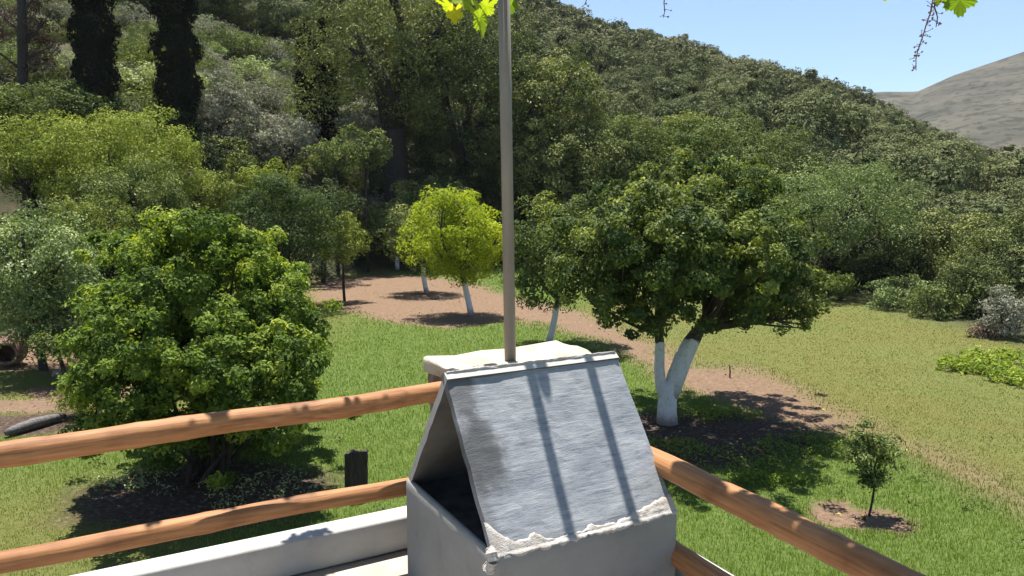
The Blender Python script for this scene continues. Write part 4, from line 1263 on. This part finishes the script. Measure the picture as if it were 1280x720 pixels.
# slab plane for the two bar shadows
nrm = np.cross(Lv, W_ * Nv - np.array([0, 0, H_])); A0 = loc2(0, 0, ZA)
def on_slab(px, py):
    dv = at(px, py, 1.0) - np.array([0, 0, EYE]); c = np.array([0, 0, EYE])
    return c + dv * (((A0 - c) @ nrm) / (dv @ nrm))
def up_sun(p, z): return p + SV * ((z - p[2]) / SV[2])
bars = []
for (q1, q2) in (((660, 455), (712, 662)), ((734, 445), (790, 640))):
    b1_, b2_ = up_sun(on_slab(*q1), PZ - .03), up_sun(on_slab(*q2), PZ - .03)
    dr = unit(b2_ - b1_)
    s_ = b1_ - dr * .42; e_ = b2_ + dr * 2.0
    mb = MB(); mb.tube([s_ - base, e_ - base], [.025, .025], 10)
    link('bar', mb.build('bar'), METAL, root)
    bars.append((s_, e_))
print('bars', bars, 'tip', tip)
# beam along the terrace edge from the pole head, carrying the bars
for n_off, l0, l1 in ((None, -3.5, 1.3),):
    t0 = tip - Nv * .27
    mb = MB(); mb.tube([tip - base, t0 - base], [.02, .02], 10); link('bracket', mb.build('bracket'), METAL, root)
    mb = MB(); mb.tube([t0 + Lv * l0 - base, t0 + Lv * 1.42 - base], [.022, .022], 10); link('beam', mb.build('beam'), METAL, root)
for l0 in (-1.5, 1.42):
    mb = MB(); mb.tube([tip + Lv * l0 - Nv * .27 - base, tip + Lv * l0 + Nv * 4.2 - base], [.022, .022], 10); link('beam', mb.build('beam'), METAL, root)
tag(root, 'beige metal pergola pole rising from the pillar behind the chimney', 'pergola')

def vine_leaf():
    """lobed vine leaf outline, unit size, tip at -y"""
    rad = []
    n = 44
    for i in range(n):
        a = 2 * math.pi * i / n
        lob = .62 + .30 * abs(math.cos(2.5 * a)) ** 1.2 + .06 * (1 if i % 2 else -1)
        if i in (n // 2 - 1, n // 2, n // 2 + 1): lob *= .45
        rad.append(lob)
    return np.array([(r * math.sin(2 * math.pi * i / n), -r * math.cos(2 * math.pi * i / n)) for i, r in enumerate(rad)])
OUT = vine_leaf() * .5
def vine_leaves(centres, sizes, normals, tips, tones):
    V, F, T = [], [], []
    k = len(OUT); n0 = 0
    for c, s, nn_, tp, tn in zip(centres, sizes, normals, tips, tones):
        nn_ = unit(np.asarray(nn_, float)); tp = np.asarray(tp, float); tp = unit(tp - nn_ * (tp @ nn_)); sd = np.cross(tp, nn_)
        q = OUT * s
        r2 = (OUT ** 2).sum(1)
        pts_ = c + q[:, :1] * sd - q[:, 1:] * tp - (r2 * s * .7)[:, None] * nn_ + (np.abs(OUT[:, :1]) * s * .25) * nn_
        V.append(np.vstack([[c], pts_]))
        for i in range(k): F.append((n0, n0 + 1 + i, n0 + 1 + (i + 1) % k))
        T += [tn] * k; n0 += k + 1
    return np_mesh('foliage', np.concatenate(V), np.array(F), tone=T)

root = empty('grapevine', tip)
tb = np.array(root.location)
# canopy on the bars: denser over the right, gaps elsewhere
cc, ss, nn_, tt, to = [], [], [], [], []
def hits_slab(c):
    c = np.asarray(c, float)
    q = c - SV * (((c - A0) @ nrm) / (SV @ nrm)) - A0
    a_, b_ = q @ Lv, -q[2]
    return -.16 < a_ < LEN + .17 and -.16 < b_ < H_ + .16
def leaf_at(c, s, n, t, tone, keep=False):
    if hits_slab(c) and not keep: return
    cc.append(np.array(c) - tb); ss.append(s); nn_.append(n); tt.append(t); to.append(tone)
def shadow_leaf(p, s=.13, z=None, keep=False):
    z = z or PZ + rng.uniform(0, .12)
    q = up_sun(np.asarray(p, float), z)
    if q[1] < 4.72: leaf_at(q, s, SV + rng.normal(size=3) * .25, rng.normal(size=3), rng.uniform(.1, .7), keep)
# over the right railing: mostly shade with gaps
RA, RB = pr(815, 572, EYE - 1.2), pr(1105, 714, EYE - 1.2)
gaps = [.03, .27, .40, .72, .9]
for t in np.linspace(-.1, 1.3, 64):
    if min(abs(t - g_) for g_ in gaps) < .045: continue
    for k in range(3): shadow_leaf(RA + (RB - RA) * t + rng.normal(size=3) * [.05, .05, 0], rng.uniform(.12, .17))
LA, LB = pr(0, 560, EYE - 1.0), pr(548, 485, EYE - 1.0)
for t in (.34, .385, .60, .62, .64, .76, .93): shadow_leaf(LA + (LB - LA) * t, rng.uniform(.08, .13))
for px_, py_ in ((565, 458), (585, 462), (600, 455), (612, 457)): shadow_leaf(gp(px_, py_, 3.1), .10)
for (px_, py_) in ((362, 676), (372, 668), (382, 672), (392, 664), (376, 680), (402, 662), (388, 680)): shadow_leaf(gp(px_, py_, 2.275), .13)
for k in range(60): shadow_leaf(loc2(rng.uniform(-3, .2), rng.uniform(-.6, .9), FLOOR), rng.uniform(.1, .15))
# roof of leaves over the rest of the terrace, behind the picture's top edge
for k in range(420):
    c = loc2(rng.uniform(-3, 1.4), rng.uniform(.25, 3.5), PZ + rng.uniform(-.02, .15))
    # keep the sun on the chimney slab
    dn = c - SV * ((c[2] - 2.95) / SV[2]) - loc2(.45, .2, 2.95)
    if abs(dn @ Lv) < .8 and abs(dn @ Nv) < .8: continue
    if c[1] > 4.6: continue
    leaf_at(c, rng.uniform(.10, .16), np.array([0, 0, 1]) + rng.normal(size=3) * .4, rng.normal(size=3), rng.uniform(.1, .7))
link('foliage', vine_leaves(cc, ss, nn_, tt, to), LM['vine'], root)
# hanging leaves the picture shows
def hang(name, px, py, d, s, n, t, tone):
    me = vine_leaves([at(px, py, d) - tb], [s], [n], [t], [tone]); me.name = name
    link(name, me, LM['vine'], root)
hang('leaf', 560, 8, 4.31, 0.164, (.6, .3, .75), (-.1, 0, -1), .6)
hang('leaf', 568, 16, 4.26, 0.120, (-.5, .8, .3), (.1, 0, -1), .85)
hang('leaf', 600, 22, 4.26, 0.218, (.85, .4, .4), (.05, 0, -1), .55)
hang('leaf', 608, 8, 4.36, 0.164, (-.6, .5, .6), (-.05, 0, -1), .75)
hang('leaf', 580, 0, 4.31, 0.164, (.2, -.6, .8), (.0, 0, -1), .6)
hang('leaf', 638, 6, 4.52, 0.109, (.3, .8, .5), (.1, 0, -1), .1)
hang('leaf', 1200, 0, 3.0, .13, (.2, .9, .35), (.12, 0, -1), .12)
hang('leaf', 1178, -8, 3.0, .10, (-.3, .8, .5), (-.3, 0, -1), .25)
hang('leaf', 1110, -8, 3.0, .06, (.3, .8, .5), (-.3, 0, -1), .85)
STEM = simple_noise_mat('dried_stem', [(.3, (.07, .035, .03)), (.7, (.16, .09, .07))], 20, 4, .3, .003)
mb = MB()
for (px, py, d, dx) in ((603, 0, 4.26, 4), (566, -4, 4.28, -4)): mb.tube(curve3(at(px, py, d) - tb, at(px + dx, py - 50, d) - tb, (0, 0, 0), 4), [.003] * 4, 6)
for d, y0 in ((3.9, -46), (3.0, -30)):
    mb.tube(curve3(at(520, y0 - 8, 4.25) - tb, at(660, y0, 4.25) - tb, (0, 0, .04), 8) if d > 3.5 else curve3(at(1040, y0, 3.0) - tb, at(1260, y0 - 10, 3.0) - tb, (0, 0, .03), 8), [.007] * 8, 7, .05)
mb.tube(curve3(at(1195, 0, 3) - tb, at(1190, -34, 3) - tb, (0, 0, 0), 4), [.003] * 4, 6)
mb.tube(curve3(at(1260, -38, 3.0) - tb, tip + Nv * .35 + Lv * 1.40 - tb, (0, 0, .1), 10), [.008] * 10, 7, .05)
link('cane', mb.build('cane'), STEM, root)
def rachis(px0, py0, path, d, seed, dens=1.0):
    r = np.random.default_rng(seed)
    mb = MB()
    P = [at(x, y, d) - tb for x, y in path]
    mb.tube(P, np.linspace(.003, .0015, len(P)), 6)
    for i in range(len(P) - 1):
        for k in range(int(5 * dens)):
            s_ = P[i] + (P[i + 1] - P[i]) * r.random()
            e = s_ + unit(r.normal(size=3) * [1, 1, .7] + [0, 0, -.2]) * r.uniform(.008, .032)
            mb.tube([s_, (s_ + e) / 2 + r.normal(size=3) * .003, e], [.0012, .001, .001], 5)
            if r.random() < .75:
                q = r.uniform(.0022, .0045)
                mb.tube([e + [0, 0, q], e + [q * .3, 0, q * .5], e, e - [0, 0, q]], [q * .3, q, q * .9, q * .2], 6, .2)
    link('dried_cluster', mb.build('dried_cluster'), STEM, root)
rachis(0, 0, [(1168, -28), (1166, 0), (1163, 16), (1158, 30), (1154, 44), (1150, 55), (1147, 64), (1145, 74), (1145, 88)], 3.0, 4, 1.3)
rachis(0, 0, [(1170, -10), (1168, 8), (1172, 22), (1170, 34)], 3.02, 5, 1.5)
rachis(0, 0, [(833, -30), (830, 4), (831, 14), (829, 22)], 3.5, 6, .6)
rachis(0, 0, [(732, -30), (733, 0), (731, 6)], 3.5, 7, .6)
tag(root, 'grapevine on the pergola with hanging leaves and dried grape stalks', 'vine')
